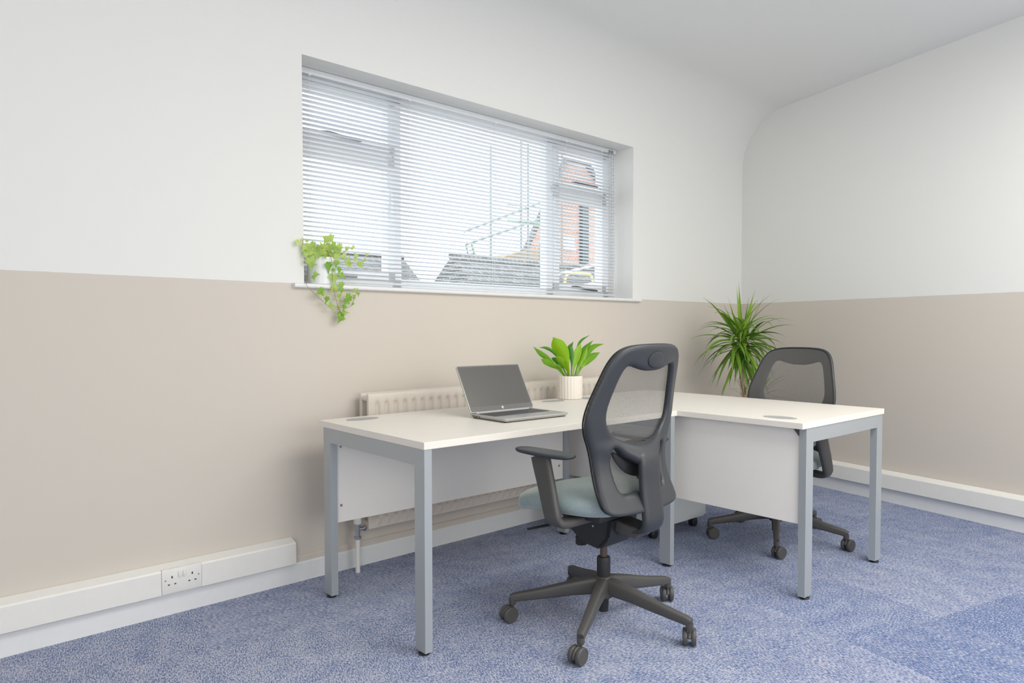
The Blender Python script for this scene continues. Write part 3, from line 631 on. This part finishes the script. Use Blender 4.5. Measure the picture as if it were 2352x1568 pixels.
r = MB(); r.sweep([(-.15, .003, -.001), (.15, .003, -.001)], (.006, .006), n=12); r.build('hinge', M_LAP, lap, M=ML)
r = MB(); r.lathe([(.0001, 0), (.0058, 0), (.0058, .0004), (.0001, .0004)], (0, -.0044, .0145), 28, Vector((0, -1, 0))); r.build('logo_disc', mat('bright_chrome_mark', (.85, .86, .88), .3), lid, M=ML)
tx = bpy.data.curves.new('logo_letters', 'FONT'); tx.body = 'hp'; tx.size = .0085; tx.align_x = 'CENTER'; tx.align_y = 'CENTER'; tx.shear = .3; tx.extrude = .00012
tmp_ = bpy.data.objects.new('tmp_text', tx); lm = bpy.data.meshes.new_from_object(tmp_); bpy.data.objects.remove(tmp_)
to = bpy.data.objects.new('logo_letters', lm); S.collection.objects.link(to); to.parent = lid; lm.materials.clear(); lm.materials.append(M_BEZ)
to.matrix_local = ML @ Matrix.Translation((0, -.0050, .0145)) @ Matrix.Rotation(PI/2, 4, 'X')
# ------------------------------------------------------------------ plants
def leaf_mat(name, c0, c1, rough=.4, tl=.35, sc=30):
    m = bpy.data.materials.new(name); m.use_nodes = True; n = m.node_tree.nodes; L = m.node_tree.links; b = n['Principled BSDF']; b.inputs['Roughness'].default_value = rough
    at_ = n.new('ShaderNodeAttribute'); at_.attribute_name = 'leaf_tone'; sp = n.new('ShaderNodeSeparateColor'); L.new(at_.outputs['Color'], sp.inputs[0])
    tc = n.new('ShaderNodeTexCoord'); nz = n.new('ShaderNodeTexNoise'); nz.inputs['Scale'].default_value = sc; L.new(tc.outputs['Object'], nz.inputs['Vector'])
    ad = n.new('ShaderNodeMath'); ad.operation = 'MULTIPLY_ADD'; L.new(nz.outputs['Fac'], ad.inputs[0]); ad.inputs[1].default_value = .5; L.new(sp.outputs[0], ad.inputs[2])
    sb = n.new('ShaderNodeMath'); sb.operation = 'SUBTRACT'; sb.use_clamp = True; L.new(ad.outputs[0], sb.inputs[0]); sb.inputs[1].default_value = .25
    mx = n.new('ShaderNodeMix'); mx.data_type = 'RGBA'; L.new(sb.outputs[0], mx.inputs[0]); mx.inputs[6].default_value = (*c0, 1); mx.inputs[7].default_value = (*c1, 1); L.new(mx.outputs[2], b.inputs['Base Color'])
    t = n.new('ShaderNodeBsdfTranslucent'); L.new(mx.outputs[2], t.inputs[0]); ms = n.new('ShaderNodeMixShader'); ms.inputs[0].default_value = tl
    L.new(b.outputs[0], ms.inputs[1]); L.new(t.outputs[0], ms.inputs[2]); L.new(ms.outputs[0], n['Material Output'].inputs[0]); return m
class LeafMB(MB):
    def __init__(s): super().__init__(); s.cl = s.bm.loops.layers.float_color.new('leaf_tone')
    def tone(s, faces, t):
        for f in faces:
            for l in f.loops: l[s.cl] = (t, t, t, 1)
    def blade(s, path, wid, side, fold=.25, tone=.5, nose=None):
        """path points; wid(t) half width; side vector list or single; V-fold"""
        N = len(path); rows = []
        for i, p in enumerate(path):
            t = i/(N-1); tg = (path[min(i+1, N-1)] - path[max(i-1, 0)]).normalized(); sd = side if isinstance(side, Vector) else side(t)
            sd = (sd - tg*sd.dot(tg)).normalized(); nm = sd.cross(tg); h = wid(t)
            rows.append([p - sd*h + nm*h*fold, p - sd*h*.5 + nm*h*fold*.35, p.copy(), p + sd*h*.5 + nm*h*fold*.35, p + sd*h + nm*h*fold])
        n0 = len(s.bm.faces); s.grid(rows); s.bm.faces.ensure_lookup_table(); s.tone(s.bm.faces[n0:], tone)
# --- lily-like plant in fluted pot on the desk
lp_ = tag(empty('potted_plant', (1.435, .722, HT)), 'small broad-leaved green plant in a ribbed white pot on the desk', 'plant')
lp_.location = (0, 0, 0); PC = Vector((1.432, .722, HT))
M_POT = mat('ribbed_cream_ceramic', (.78, .72, .66), .55, bump=(60, .05, .0005)); M_SOIL = mat('potting_soil', (.05, .035, .025), .95, bump=(120, .6, .004))
r = MB(); NR = 144
def flute(k): return .0026*(abs(math.sin(k*24*PI/NR*1.0))**.8)
prof_ = [(.060, 0, 0), (.0655, .002, 0), (.0655, .006, 1), (.0655, .120, 1), (.0655, .1245, 0), (.0640, .126, 0), (.0615, .1245, 0), (.0610, .105, 0)]
rows = [[PC + Vector(((rad + flute(i)*f)*math.cos(2*PI*i/NR), (rad + flute(i)*f)*math.sin(2*PI*i/NR), z)) for i in range(NR)] for rad, z, f in prof_]
V = r.grid(rows, closev=True); r.cap(V[0], True); r.build('pot', M_POT, lp_, smooth=50)
r = MB(); r.lathe([(.0001, 0), (.0612, 0), (.0612, .006), (.03, .010), (.0001, .011)], PC + Vector((0, 0, .100)), 30); r.build('soil', M_SOIL, lp_)
M_LILY = leaf_mat('glossy_broad_leaf', (.055, .235, .018), (.30, .56, .015), .30, .35, 14)
b = LeafMB(); viewv = (PC - CAM).normalized(); rnd = random.Random(3)
def c8(x, y): return (1020 + x/5.88, 740 + y/5.88)
lily = [([(1640, 715), (1520, 610), (1400, 490), (1300, 415), (1205, 330)], 36, .05, .35, .25), ([(1655, 700), (1560, 520), (1480, 405), (1380, 350), (1285, 340)], 22, .07, .15, .6),
        ([(1650, 720), (1560, 640), (1450, 570), (1370, 530), (1310, 495)], 42, -.02, .5, .3), ([(1680, 715), (1660, 580), (1600, 420), (1530, 300), (1475, 200)], 100, -.03, .95, .3),
        ([(1720, 700), (1725, 560), (1715, 430), (1700, 330), (1745, 262)], 42, .06, .1, .4), ([(1740, 690), (1760, 540), (1800, 380), (1850, 250), (1965, 172)], 20, .08, .2, .5),
        ([(1735, 710), (1760, 590), (1790, 480), (1820, 380), (1842, 280)], 62, .0, .9, .3), ([(1765, 705), (1810, 560), (1860, 430), (1920, 330), (2010, 245)], 46, .07, .35, .3),
        ([(1780, 705), (1850, 540), (1930, 420), (2030, 320), (2158, 290)], 40, .05, .4, .35), ([(1800, 715), (1850, 610), (1930, 520), (2020, 450), (2105, 405)], 54, -.01, .45, .3),
        ([(1690, 722), (1660, 640), (1610, 560), (1560, 500), (1515, 455)], 52, -.055, .85, .25), ([(1760, 720), (1820, 610), (1870, 510), (1905, 420), (1932, 330)], 32, -.03, .8, .35),
        ([(1680, 715), (1610, 620), (1540, 550), (1490, 500), (1450, 480)], 34, .03, .05, .3), ([(1700, 722), (1685, 650), (1665, 590), (1650, 550), (1640, 525)], 26, -.07, 1.1, .2),
        ([(1800, 712), (1835, 650), (1850, 600), (1885, 560), (1900, 500)], 24, -.04, .8, .3), ([(1650, 718), (1600, 660), (1560, 600), (1500, 590), (1440, 570)], 26, -.05, .4, .3)]
for px, wd, dep, tn, fo in lily:
    pp = [at(*c8(x, y), PC.y) for x, y in px]; n_ = len(pp)
    pp[0] = PC + (pp[0]-PC)*.8; pp[0].z = PC.z + .108
    pp = [p + Vector((0, 1, 0))*dep*(i/(n_-1))*1.0 if i else p for i, p in enumerate(pp)]
    # keep direction of sight by moving along the ray to the new depth
    pp = [pp[0]] + [CAM + (at(*c8(*px[i]), PC.y) - CAM).normalized()*((pp[i]-CAM).length) for i in range(1, n_)]
    path = spline(pp, 5); hw = wd/5.88*.00232/2*1.9
    sd = (path[-1]-path[0]).cross(viewv).normalized(); sd = (sd + viewv*rnd.uniform(-.5, .5)).normalized()
    b.blade(path, lambda t, hw=hw: hw*(.14 + .86*sm(.12, .55, t))*(1 - sm(.68, 1.02, t))**.75 + .0004, sd, fo, tn)
b.build('leaves', M_LILY, lp_, smooth=60, fix=False)
# --- spiky corner plant
GX = tag(empty('dracaena_plant', (2.95, .60, 0)), 'tall spiky dragon tree plant in the room corner behind the desks', 'plant'); GX.location = (0, 0, 0)
M_DRAC = leaf_mat('dragon_tree_leaf', (.035, .14, .018), (.26, .44, .04), .32, .25, 20); M_BARK = mat('pale_ringed_bark', (.42, .30, .20), .8, var=(40, .35), bump=(60, .5, .004))
YD = .62; crown = at(1702, 792, YD); rnd = random.Random(21)
trunk_px = [(1711, 912), (1706, 880), (1702, 850), (1699, 828), (1703, 800)]
tp = [at(u, v, YD) for u, v in trunk_px]; foot = Vector((tp[0].x+.01, YD, .26))
r = MB(); path = spline([foot, foot.lerp(tp[0], .5)] + tp, 5); r.sweep(path, [(.016 - .005*i/len(path) + .0006*(i % 2),)*2 for i in range(len(path))], up=(0, 1, 0), n=12); r.build('trunk', M_BARK, GX)
b = LeafMB()
def drac(base, n, Lr, elr, wid, az0=0, az1=2*PI, droop=1.0, tones=(.0, .55)):
    for k in range(n):
        az = az0 + (az1-az0)*((k*.618034) % 1) + rnd.uniform(-.2, .2); q = (k+.5)/n; el = math.radians(elr[0] + (elr[1]-elr[0])*q + rnd.uniform(-8, 8)); Ln = rnd.uniform(*Lr)
        d = Vector((math.cos(az)*math.cos(el), math.sin(az)*math.cos(el), math.sin(el))); p = base + d*.012 + Vector((0, 0, (q-.5)*.09)); pts = [p.copy()]; seg = Ln/12; g = droop*(.05 + .14*math.cos(el))*rnd.uniform(.6, 1.3)
        for i in range(12):
            d = (d + Vector((0, 0, -g*(.25+i/9)*.55))).normalized(); p = p + d*seg; pts.append(p.copy())
        mxd = max((q_ - base).dot(nL) for q_ in pts)
        if max(q_.dot(nL) for q_ in pts) > CWALL - .012: continue
        if max(q_.dot(nR) - C0.dot(nR) for q_ in pts) > -.012: continue
        sd = Vector((-math.sin(az), math.cos(az), 0)); sd = (sd + Vector((0, 0, rnd.uniform(-.5, .5)))).normalized()
        b.blade(pts, lambda t: wid*(.55 + .45*sm(0, .2, t))*(1 - sm(.38, 1.05, t)*.97), sd, .35, rnd.uniform(*tones)*(1.6 if el > .9 else 1))
for ox, oy, oz, n, e0, e1 in ((0, 0, -.02, 30, -55, 30), (-.06, .01, .03, 34, -50, 55), (.065, -.02, .02, 32, -50, 55), (.01, 0, .05, 22, -15, 66)): drac(crown + Vector((ox, oy, oz)), n, (.24, .37), (e0, e1), .0122, droop=1.35, tones=(.1, .9))
drac(crown + Vector((.0, 0, .03)), 11, (.26, .37), (50, 86), .010, droop=.35, tones=(.2, .9))
low = at(1748, 905, YD+.02); drac(low, 26, (.15, .27), (5, 80), .0045, droop=1.0, tones=(0, .3)); drac(at(1712, 915, YD-.01), 14, (.12, .2), (15, 70), .0035, droop=1.3, tones=(0, .2))
b.build('leaves', M_DRAC, GX, smooth=60, fix=False)
r = MB(); r.sweep(spline([foot + Vector((.02, 0, 0)), foot.lerp(low, .5), low], 5), (.007, .007), up=(0, 1, 0), n=8); r.build('side_stem', M_BARK, GX)
r = MB(); c_ = (foot.x, foot.y, 0); r.lathe([(.0001, 0), (.095, 0), (.100, .004), (.125, .262), (.125, .270), (.118, .270), (.116, .245)], c_, 40, caps=False); r.build('planter', mat('white_planter', (.72, .72, .71), .4), GX, smooth=40)
r = MB(); r.lathe([(.0001, .252), (.117, .250), (.117, .246), (.0001, .246)], c_, 30); r.build('soil', M_SOIL, GX)
# --- trailing ivy on the sill
IV = tag(empty('potted_ivy', (0, 0, 0)), 'trailing ivy in a plain white pot on the left end of the window sill', 'plant')
def onw(u, v, d):    # point on the vertical plane at depth d behind the wall face, seen at a photo position
    q = ray(u, v); t = (CWALL + d - nL.dot(CAM))/nL.dot(q); return CAM + q*t
def c2(x, y): return (660 + x/6.532, 520 + y/6.532)
pcn = onw(739, 645, .050); pc = Vector((pcn.x, pcn.y, 1.3048))
r = MB(); r.lathe([(.0001, 0), (.058, 0), (.0605, .002), (.0655, .118), (.0655, .122), (.0625, .122), (.061, .105)], pc, 48, caps=False); r.build('pot', mat('white_glazed_pot', (.80, .81, .83), .3), IV, smooth=40)
r = MB(); r.lathe([(.0001, .110), (.0615, .108), (.061, .100), (.0001, .100)], pc, 30); r.build('soil', M_SOIL, IV)
M_IVY = leaf_mat('ivy_leaf', (.20, .47, .04), (.70, .80, .26), .40, .45, 40)
b = LeafMB(); rnd = random.Random(8)
IVP = [(0, -.08), (.13, -.14), (.30, -.12), (.26, .03), (.50, .08), (.34, .24), (.22, .36), (.13, .48), (0, .92), (-.13, .48), (-.22, .36), (-.34, .24), (-.50, .08), (-.26, .03), (-.30, -.12), (-.13, -.14)]
def ivy_leaf(x, y, size, rot, d, tone):
    c = onw(*c2(x, y), d)
    if (c - WP(0, 0, c.z)).dot(uL) < WS0 + .02 and d > -.022: c = onw(*c2(x, y), -.026)
    s_ = size*2.95e-4*1.28; a = math.radians(rot + rnd.uniform(-25, 25))
    vx = uL*math.cos(a) + Vector((0, 0, 1))*math.sin(a); vy = uL*math.sin(a) - Vector((0, 0, 1))*math.cos(a); tilt = rnd.uniform(-.6, .6); t2 = rnd.uniform(-.5, .5)
    vx = (vx + nL*tilt).normalized(); vy = (vy + nL*t2).normalized(); nn = vx.cross(vy).normalized(); cen = c - vy*.35*s_
    ctr = b.bm.verts.new(cen + vy*.2*s_ - nn*.06*s_); vs = [b.bm.verts.new(cen + vx*px*s_*1.05 + vy*py*s_ + nn*(.10*abs(px) + .05*py*py)*s_) for px, py in IVP]
    fs = [b.bm.faces.new([ctr, vs[i], vs[(i+1) % len(vs)]]) for i in range(len(vs))]; b.tone(fs, tone)
TOP = [(180,240,90),(215,190,50),(285,215,60),(270,290,90),(300,330,110),(370,380,130),(420,300,90),(490,290,60),(400,400,150),(330,440,130),(560,330,100),(500,350,100),(580,210,130),(660,195,130),(570,400,120),(690,320,120),(640,410,120),(720,400,130),(770,320,90),(790,360,80),(740,450,110),(830,450,130),(920,510,130),(935,550,90),(910,320,80),(990,300,60),(970,340,50),(1040,430,80),(1030,510,60),(1110,550,110),(1190,430,50),(1180,500,50),(1020,480,50),(450,430,120),(250,330,80),(340,300,80),(480,400,100),(680,440,110),(880,340,60),(540,430,90),(610,360,90),(300,400,110)]
TOP += [(rnd.uniform(250, 780), rnd.uniform(270, 470), rnd.uniform(70, 120)) for _ in range(26)]
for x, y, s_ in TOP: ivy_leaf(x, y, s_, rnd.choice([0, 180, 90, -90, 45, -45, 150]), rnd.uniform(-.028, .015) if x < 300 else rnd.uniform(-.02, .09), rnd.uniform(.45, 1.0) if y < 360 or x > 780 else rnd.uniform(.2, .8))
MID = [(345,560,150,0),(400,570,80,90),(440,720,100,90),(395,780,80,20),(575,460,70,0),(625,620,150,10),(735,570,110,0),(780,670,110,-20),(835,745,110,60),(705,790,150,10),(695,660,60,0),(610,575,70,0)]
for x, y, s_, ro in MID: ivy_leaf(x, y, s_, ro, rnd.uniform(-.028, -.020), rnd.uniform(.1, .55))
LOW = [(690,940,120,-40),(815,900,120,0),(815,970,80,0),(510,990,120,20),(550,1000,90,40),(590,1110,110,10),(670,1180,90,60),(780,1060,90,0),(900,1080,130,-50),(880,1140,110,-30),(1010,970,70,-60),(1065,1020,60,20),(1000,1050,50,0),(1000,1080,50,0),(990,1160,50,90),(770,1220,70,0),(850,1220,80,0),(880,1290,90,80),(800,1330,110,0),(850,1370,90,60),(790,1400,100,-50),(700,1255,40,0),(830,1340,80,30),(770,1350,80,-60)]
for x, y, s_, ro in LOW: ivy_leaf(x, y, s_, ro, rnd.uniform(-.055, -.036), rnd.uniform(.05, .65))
b.build('leaves', M_IVY, IV, smooth=0, fix=False)
M_STEM = mat('ivy_stem', (.33, .24, .14), .7)
for pts in ([(330, 430, .03), (262, 470, -.022), (268, 600, -.030), (288, 800, -.032), (292, 885, -.042), (370, 970, -.045), (500, 1090, -.045), (620, 1200, -.045), (700, 1248, -.045), (790, 1242, -.045), (800, 1300, -.045)],
            [(640, 440, .03), (655, 470, -.022), (672, 600, -.026), (678, 740, -.028), (686, 880, -.036), (720, 1050, -.045), (760, 1200, -.045), (800, 1300, -.045), (805, 1380, -.045)],
            [(760, 1205, -.045), (890, 1218, -.045), (975, 1170, -.045), (1000, 1080, -.045), (1060, 920, -.045)], [(640, 430, .03), (800, 470, .03), (930, 530, .05), (1110, 550, .06), (1190, 430, .06)],
            [(780, 430, .04), (900, 350, .05), (1000, 280, .05)], [(320, 420, .02), (235, 310, -.02), (240, 170, -.02)], [(600, 420, .05), (585, 290, .05), (620, 200, .05)], [(735, 1105, -.045), (830, 1118, -.045), (920, 1105, -.045)]):
    r = MB(); r.sweep(spline([onw(*c2(x, y), d) for x, y, d in pts], 5), (.0010, .0010), up=(.3, .9, .1), n=6); r.build('stem', M_STEM, IV)
# ------------------------------------------------------------------ outside the window
def brick(name, c1, c2, mo, sc):
    m = bpy.data.materials.new(name); m.use_nodes = True; n = m.node_tree.nodes; L = m.node_tree.links; b = n['Principled BSDF']; b.inputs['Roughness'].default_value = .9
    tc = n.new('ShaderNodeTexCoord'); sp = n.new('ShaderNodeSeparateXYZ'); L.new(tc.outputs['Object'], sp.inputs[0]); cb = n.new('ShaderNodeCombineXYZ')
    ad = n.new('ShaderNodeMath'); ad.operation = 'ADD'; L.new(sp.outputs['X'], ad.inputs[0]); L.new(sp.outputs['Y'], ad.inputs[1]); L.new(ad.outputs[0], cb.inputs[0]); L.new(sp.outputs['Z'], cb.inputs[1])
    t = n.new('ShaderNodeTexBrick'); t.inputs['Color1'].default_value = (*c1, 1); t.inputs['Color2'].default_value = (*c2, 1); t.inputs['Mortar'].default_value = (*mo, 1); t.inputs['Scale'].default_value = sc
    t.inputs['Mortar Size'].default_value = .03; L.new(cb.outputs[0], t.inputs['Vector']); L.new(t.outputs[0], b.inputs['Base Color']); return m
M_BRICK = brick('red_brick', (.62, .33, .26), (.52, .26, .20), (.60, .54, .50), 3.2); M_TILE = brick('grey_roof_tiles', (.17, .17, .175), (.30, .29, .28), (.05, .05, .05), 4.5); M_YBR = brick('buff_brick', (.50, .33, .17), (.45, .30, .18), (.45, .4, .33), 3.2)
M_GALV = mat('galvanised_tube', (.27, .31, .31), .5, metal=.3); M_GREEN = mat('faded_green_paint', (.25, .42, .28), .6); M_YEL = mat('yellow_safety_paint', (.70, .56, .22), .5); M_WHT = mat('white_exterior_paint', (.8, .8, .8), .5); M_DPIPE = mat('dark_downpipe', (.06, .09, .10), .4)
GZ = -3.0
r = MB(); r.box((-25, 1.6, GZ-.2), (45, 60, GZ)); tag(r.build('ground', mat('grey_tarmac', (.62, .62, .60), .9, bump=(8, .2)), smooth=0), kind='structure')
def edge_x(p, q, z, Y):
    for k in range(400):
        t = k*.02; P_ = at(p[0]+(q[0]-p[0])*t, p[1]+(q[1]-p[1])*t, Y)
        if P_.z <= z: return P_.x
    return P_.x
def house(name, lab, ridge, eave, Yr, Ye, hipL=None, hipR=None):
    """tile-roofed house: ridge and eave run across the view; ridge = (x0, x1, z), eave = (x0, x1, z)"""
    o = tag(empty(name, (0, 0, 0)), lab, 'house'); (a0, a1, zr), (e0, e1, ze) = ridge, eave; yb = 2*Yr - Ye
    R0, R1 = Vector((a0, Yr, zr)), Vector((a1, Yr, zr)); F0, F1, K0, K1 = Vector((e0, Ye, ze)), Vector((e1, Ye, ze)), Vector((e0, yb, ze)), Vector((e1, yb, ze))
    r = MB(); r.face([F0, F1, R1, R0]); r.face([K1, K0, R0, R1]); r.face([F1, K1, R1]); r.face([K0, F0, R0]); r.face([F0, K0, K1, F1]); r.build('roof', M_TILE, o, smooth=0)
    r = MB(); r.box((e0+.3, Ye+.3, GZ), (e1-.3, yb-.3, ze-.01)); r.build('wall', M_BRICK, o, smooth=0)
    r = MB(); r.sweep([R0, R1], (.10, .08), n=8); r.build('ridge_tiles', M_TILE, o)
    r = MB(); r.sweep([F0+Vector((0, -.05, -.04)), F1+Vector((0, -.05, -.04))], (.06, .05), n=8); r.build('gutter', M_DPIPE, o)
p1 = at(925, 592, 16.0); p2 = at(975, 657, 16.0); sl = (p1.z-p2.z)/(p2.x-p1.x); dz = 1.9
house('house', 'grey tiled roof seen low through the left half of the window', (p1.x-6, p1.x, p1.z), (p1.x-7.5, edge_x((925, 592), (975, 657), p1.z-dz, 13.2), p1.z-dz), 16.0, 13.2)
p1 = at(1036, 588, 9.5); p2 = at(988, 660, 9.5); sl = (p1.z-p2.z)/(p1.x-p2.x); dz = 1.7
p3 = at(1390, 600, 9.5)
house('house', 'broad grey tiled roof seen low through the right half of the window', (p1.x, p3.x+.6, p1.z), (edge_x((1036, 588), (988, 660), p1.z-dz, 11.6), p3.x+2.2, p1.z-dz), 9.5, 7.4)
o = tag(empty('brick_house', (0, 0, 0)), 'red brick gabled house behind the scaffolding, seen through the right of the window', 'house')
YB2 = 14.0; g = [at(1195, 592, YB2), at(1217, 545, YB2), at(1252, 462, YB2), at(1292, 372, YB2), at(1345, 385, YB2), at(1400, 470, YB2)]
zb = GZ; wl = [Vector((g[0].x, YB2, zb))] + g + [Vector((g[-1].x+.5, YB2, zb))]
r = MB(); dd_ = ray(1195, 592); dd_.z = 0; dd_.normalize(); r.prism([q for q in wl], dd_*5 + Vector((.6, 0, 0))); r.build('wall', M_BRICK, o, smooth=0)
ww = lambda u0, v0, u1, v1, d, nm, mt, Y=YB2: (lambda A, B: MB().box((A.x, Y-d, B.z), (B.x, Y+.02, A.z)).build(nm, mt, o, smooth=0))(at(u0, v0, Y), at(u1, v1, Y))
wf = ww(1292, 541, 1316, 568, .06, 'window_frame', M_WHT)
for (a, b_, c, d) in ((1295.5, 544, 1302.5, 552), (1305.5, 544, 1312.5, 552), (1295.5, 555, 1302.5, 564), (1305.5, 555, 1312.5, 564)):
    A, B = at(a, b_, YB2), at(c, d, YB2); q = MB().box((A.x, YB2-.07, B.z), (B.x, YB2-.055, A.z)).build('pane', mat('pale_pane', (.45, .52, .62), .15), o, smooth=0)
ww(1291, 568, 1317, 575, .12, 'sill', M_WHT); ww(1331, 470, 1345, 606, .14, 'downpipe', M_DPIPE); ww(1240, 575, 1256, 600, .03, 'side_wall', M_YBR)
r = MB(); r.sweep([q + Vector((0, -.10, .05)) for q in g], (.14, .06), up=(0, 0, 1), n=8); r.build('verge', M_TILE, o)
A, B = at(1100, 600, 12.1), at(1232, 572, 12.1); r = MB(); r.prism([(A.x, 12.1, GZ), (A.x, 12.1, A.z-.1), (at(1180, 585, 12.1).x, 12.1, at(1180, 582, 12.1).z), (B.x, 12.1, B.z), (B.x+.6, 12.1, B.z-.05), (B.x+.6, 12.1, GZ)], (0, .9, 0)); tag(r.build('outbuilding', M_YBR, smooth=0), 'low buff brick outbuilding just left of the red brick house', 'outbuilding')
sc = tag(empty('scaffolding', (0, 0, 0)), 'galvanised scaffolding poles standing in front of the brick house', 'scaffolding'); YS = 11.85
def tube(pts, rad, nm, mt, par, Y): r = MB(); r.sweep([at(u, v, Y) for u, v in pts], (rad, rad), up=(0, 1, .01), n=8); r.build(nm, mt, par)
def vpole(u, v0, rad, Y):
    T = at(u, v0, Y); r = MB(); r.lathe([(rad, 0), (rad, T.z-GZ)], (T.x, Y, GZ), 8); r.build('standard', M_GALV, sc)
for u, v in ((1127, 335), (1197, 318), (1213, 330), (1291, 352), (1240, 560)): vpole(u, v, .03, YS)
tube([(1066, 532), (1252, 461)], .028, 'ledger', M_GALV, sc, YS-.05); tube([(1071, 561), (1252, 499)], .028, 'ledger', M_GALV, sc, YS-.05)
tube([(1166, 468), (1262, 480)], .03, 'transom_tube', M_GREEN, sc, YS+.06); tube([(1166, 507), (1262, 517)], .03, 'transom_tube', M_GREEN, sc, YS+.06)
tube([(1070, 561), (1076, 590)], .025, 'ladder_stile', M_GALV, sc, YS-.3); tube([(1083, 559), (1096, 606)], .03, 'ladder_stile', M_GREEN, sc, YS-.3)
for v in (567, 575, 583): tube([(1071+(v-561)*.2, v), (1084+(v-559)*.28, v-1)], .015, 'rung', M_GALV, sc, YS-.3)
r = MB(); r.sweep(spline([at(u, v, 6.6) for u, v in ((1297, 700), (1297, 665), (1298.5, 640), (1306, 629), (1328, 627), (1350, 628), (1358, 634), (1361, 645), (1362, 665), (1362, 700))], 6), (.022, .022), up=(0, 1, 0), n=8)
for u in (1297, 1362):
    q = at(u, 700, 6.6); r.sweep([q, Vector((q.x, 6.6, GZ))], (.022, .022), up=(0, 1, 0), n=8)
tag(r.build('guard_rail', M_YEL), 'yellow hooped guard rail outside the right-hand window light', 'rail')
for (u0, v0, u1, v1, Y, lab) in ((1266, 633, 1424, 595, 7.2, 'upper white sloping handrail outside the right-hand window light'), (1252, 673, 1424, 639, 6.1, 'lower white sloping handrail outside, below the yellow rail')):
    hr = tag(empty('pole', (0, 0, 0)), lab, 'pole'); A, B = at(u0, v0, Y), at(u1, v1, Y); r = MB(); r.sweep([A, B], (.022, .022), up=(0, 1, 0), n=8); r.build('rail', M_WHT, hr)  # white sloping scaffold tube, stood on a post at each end
    for q in (A, B): r = MB(); r.lathe([(.022, 0), (.022, q.z-GZ)], (q.x, Y, GZ), 8); r.build('post', M_WHT, hr)
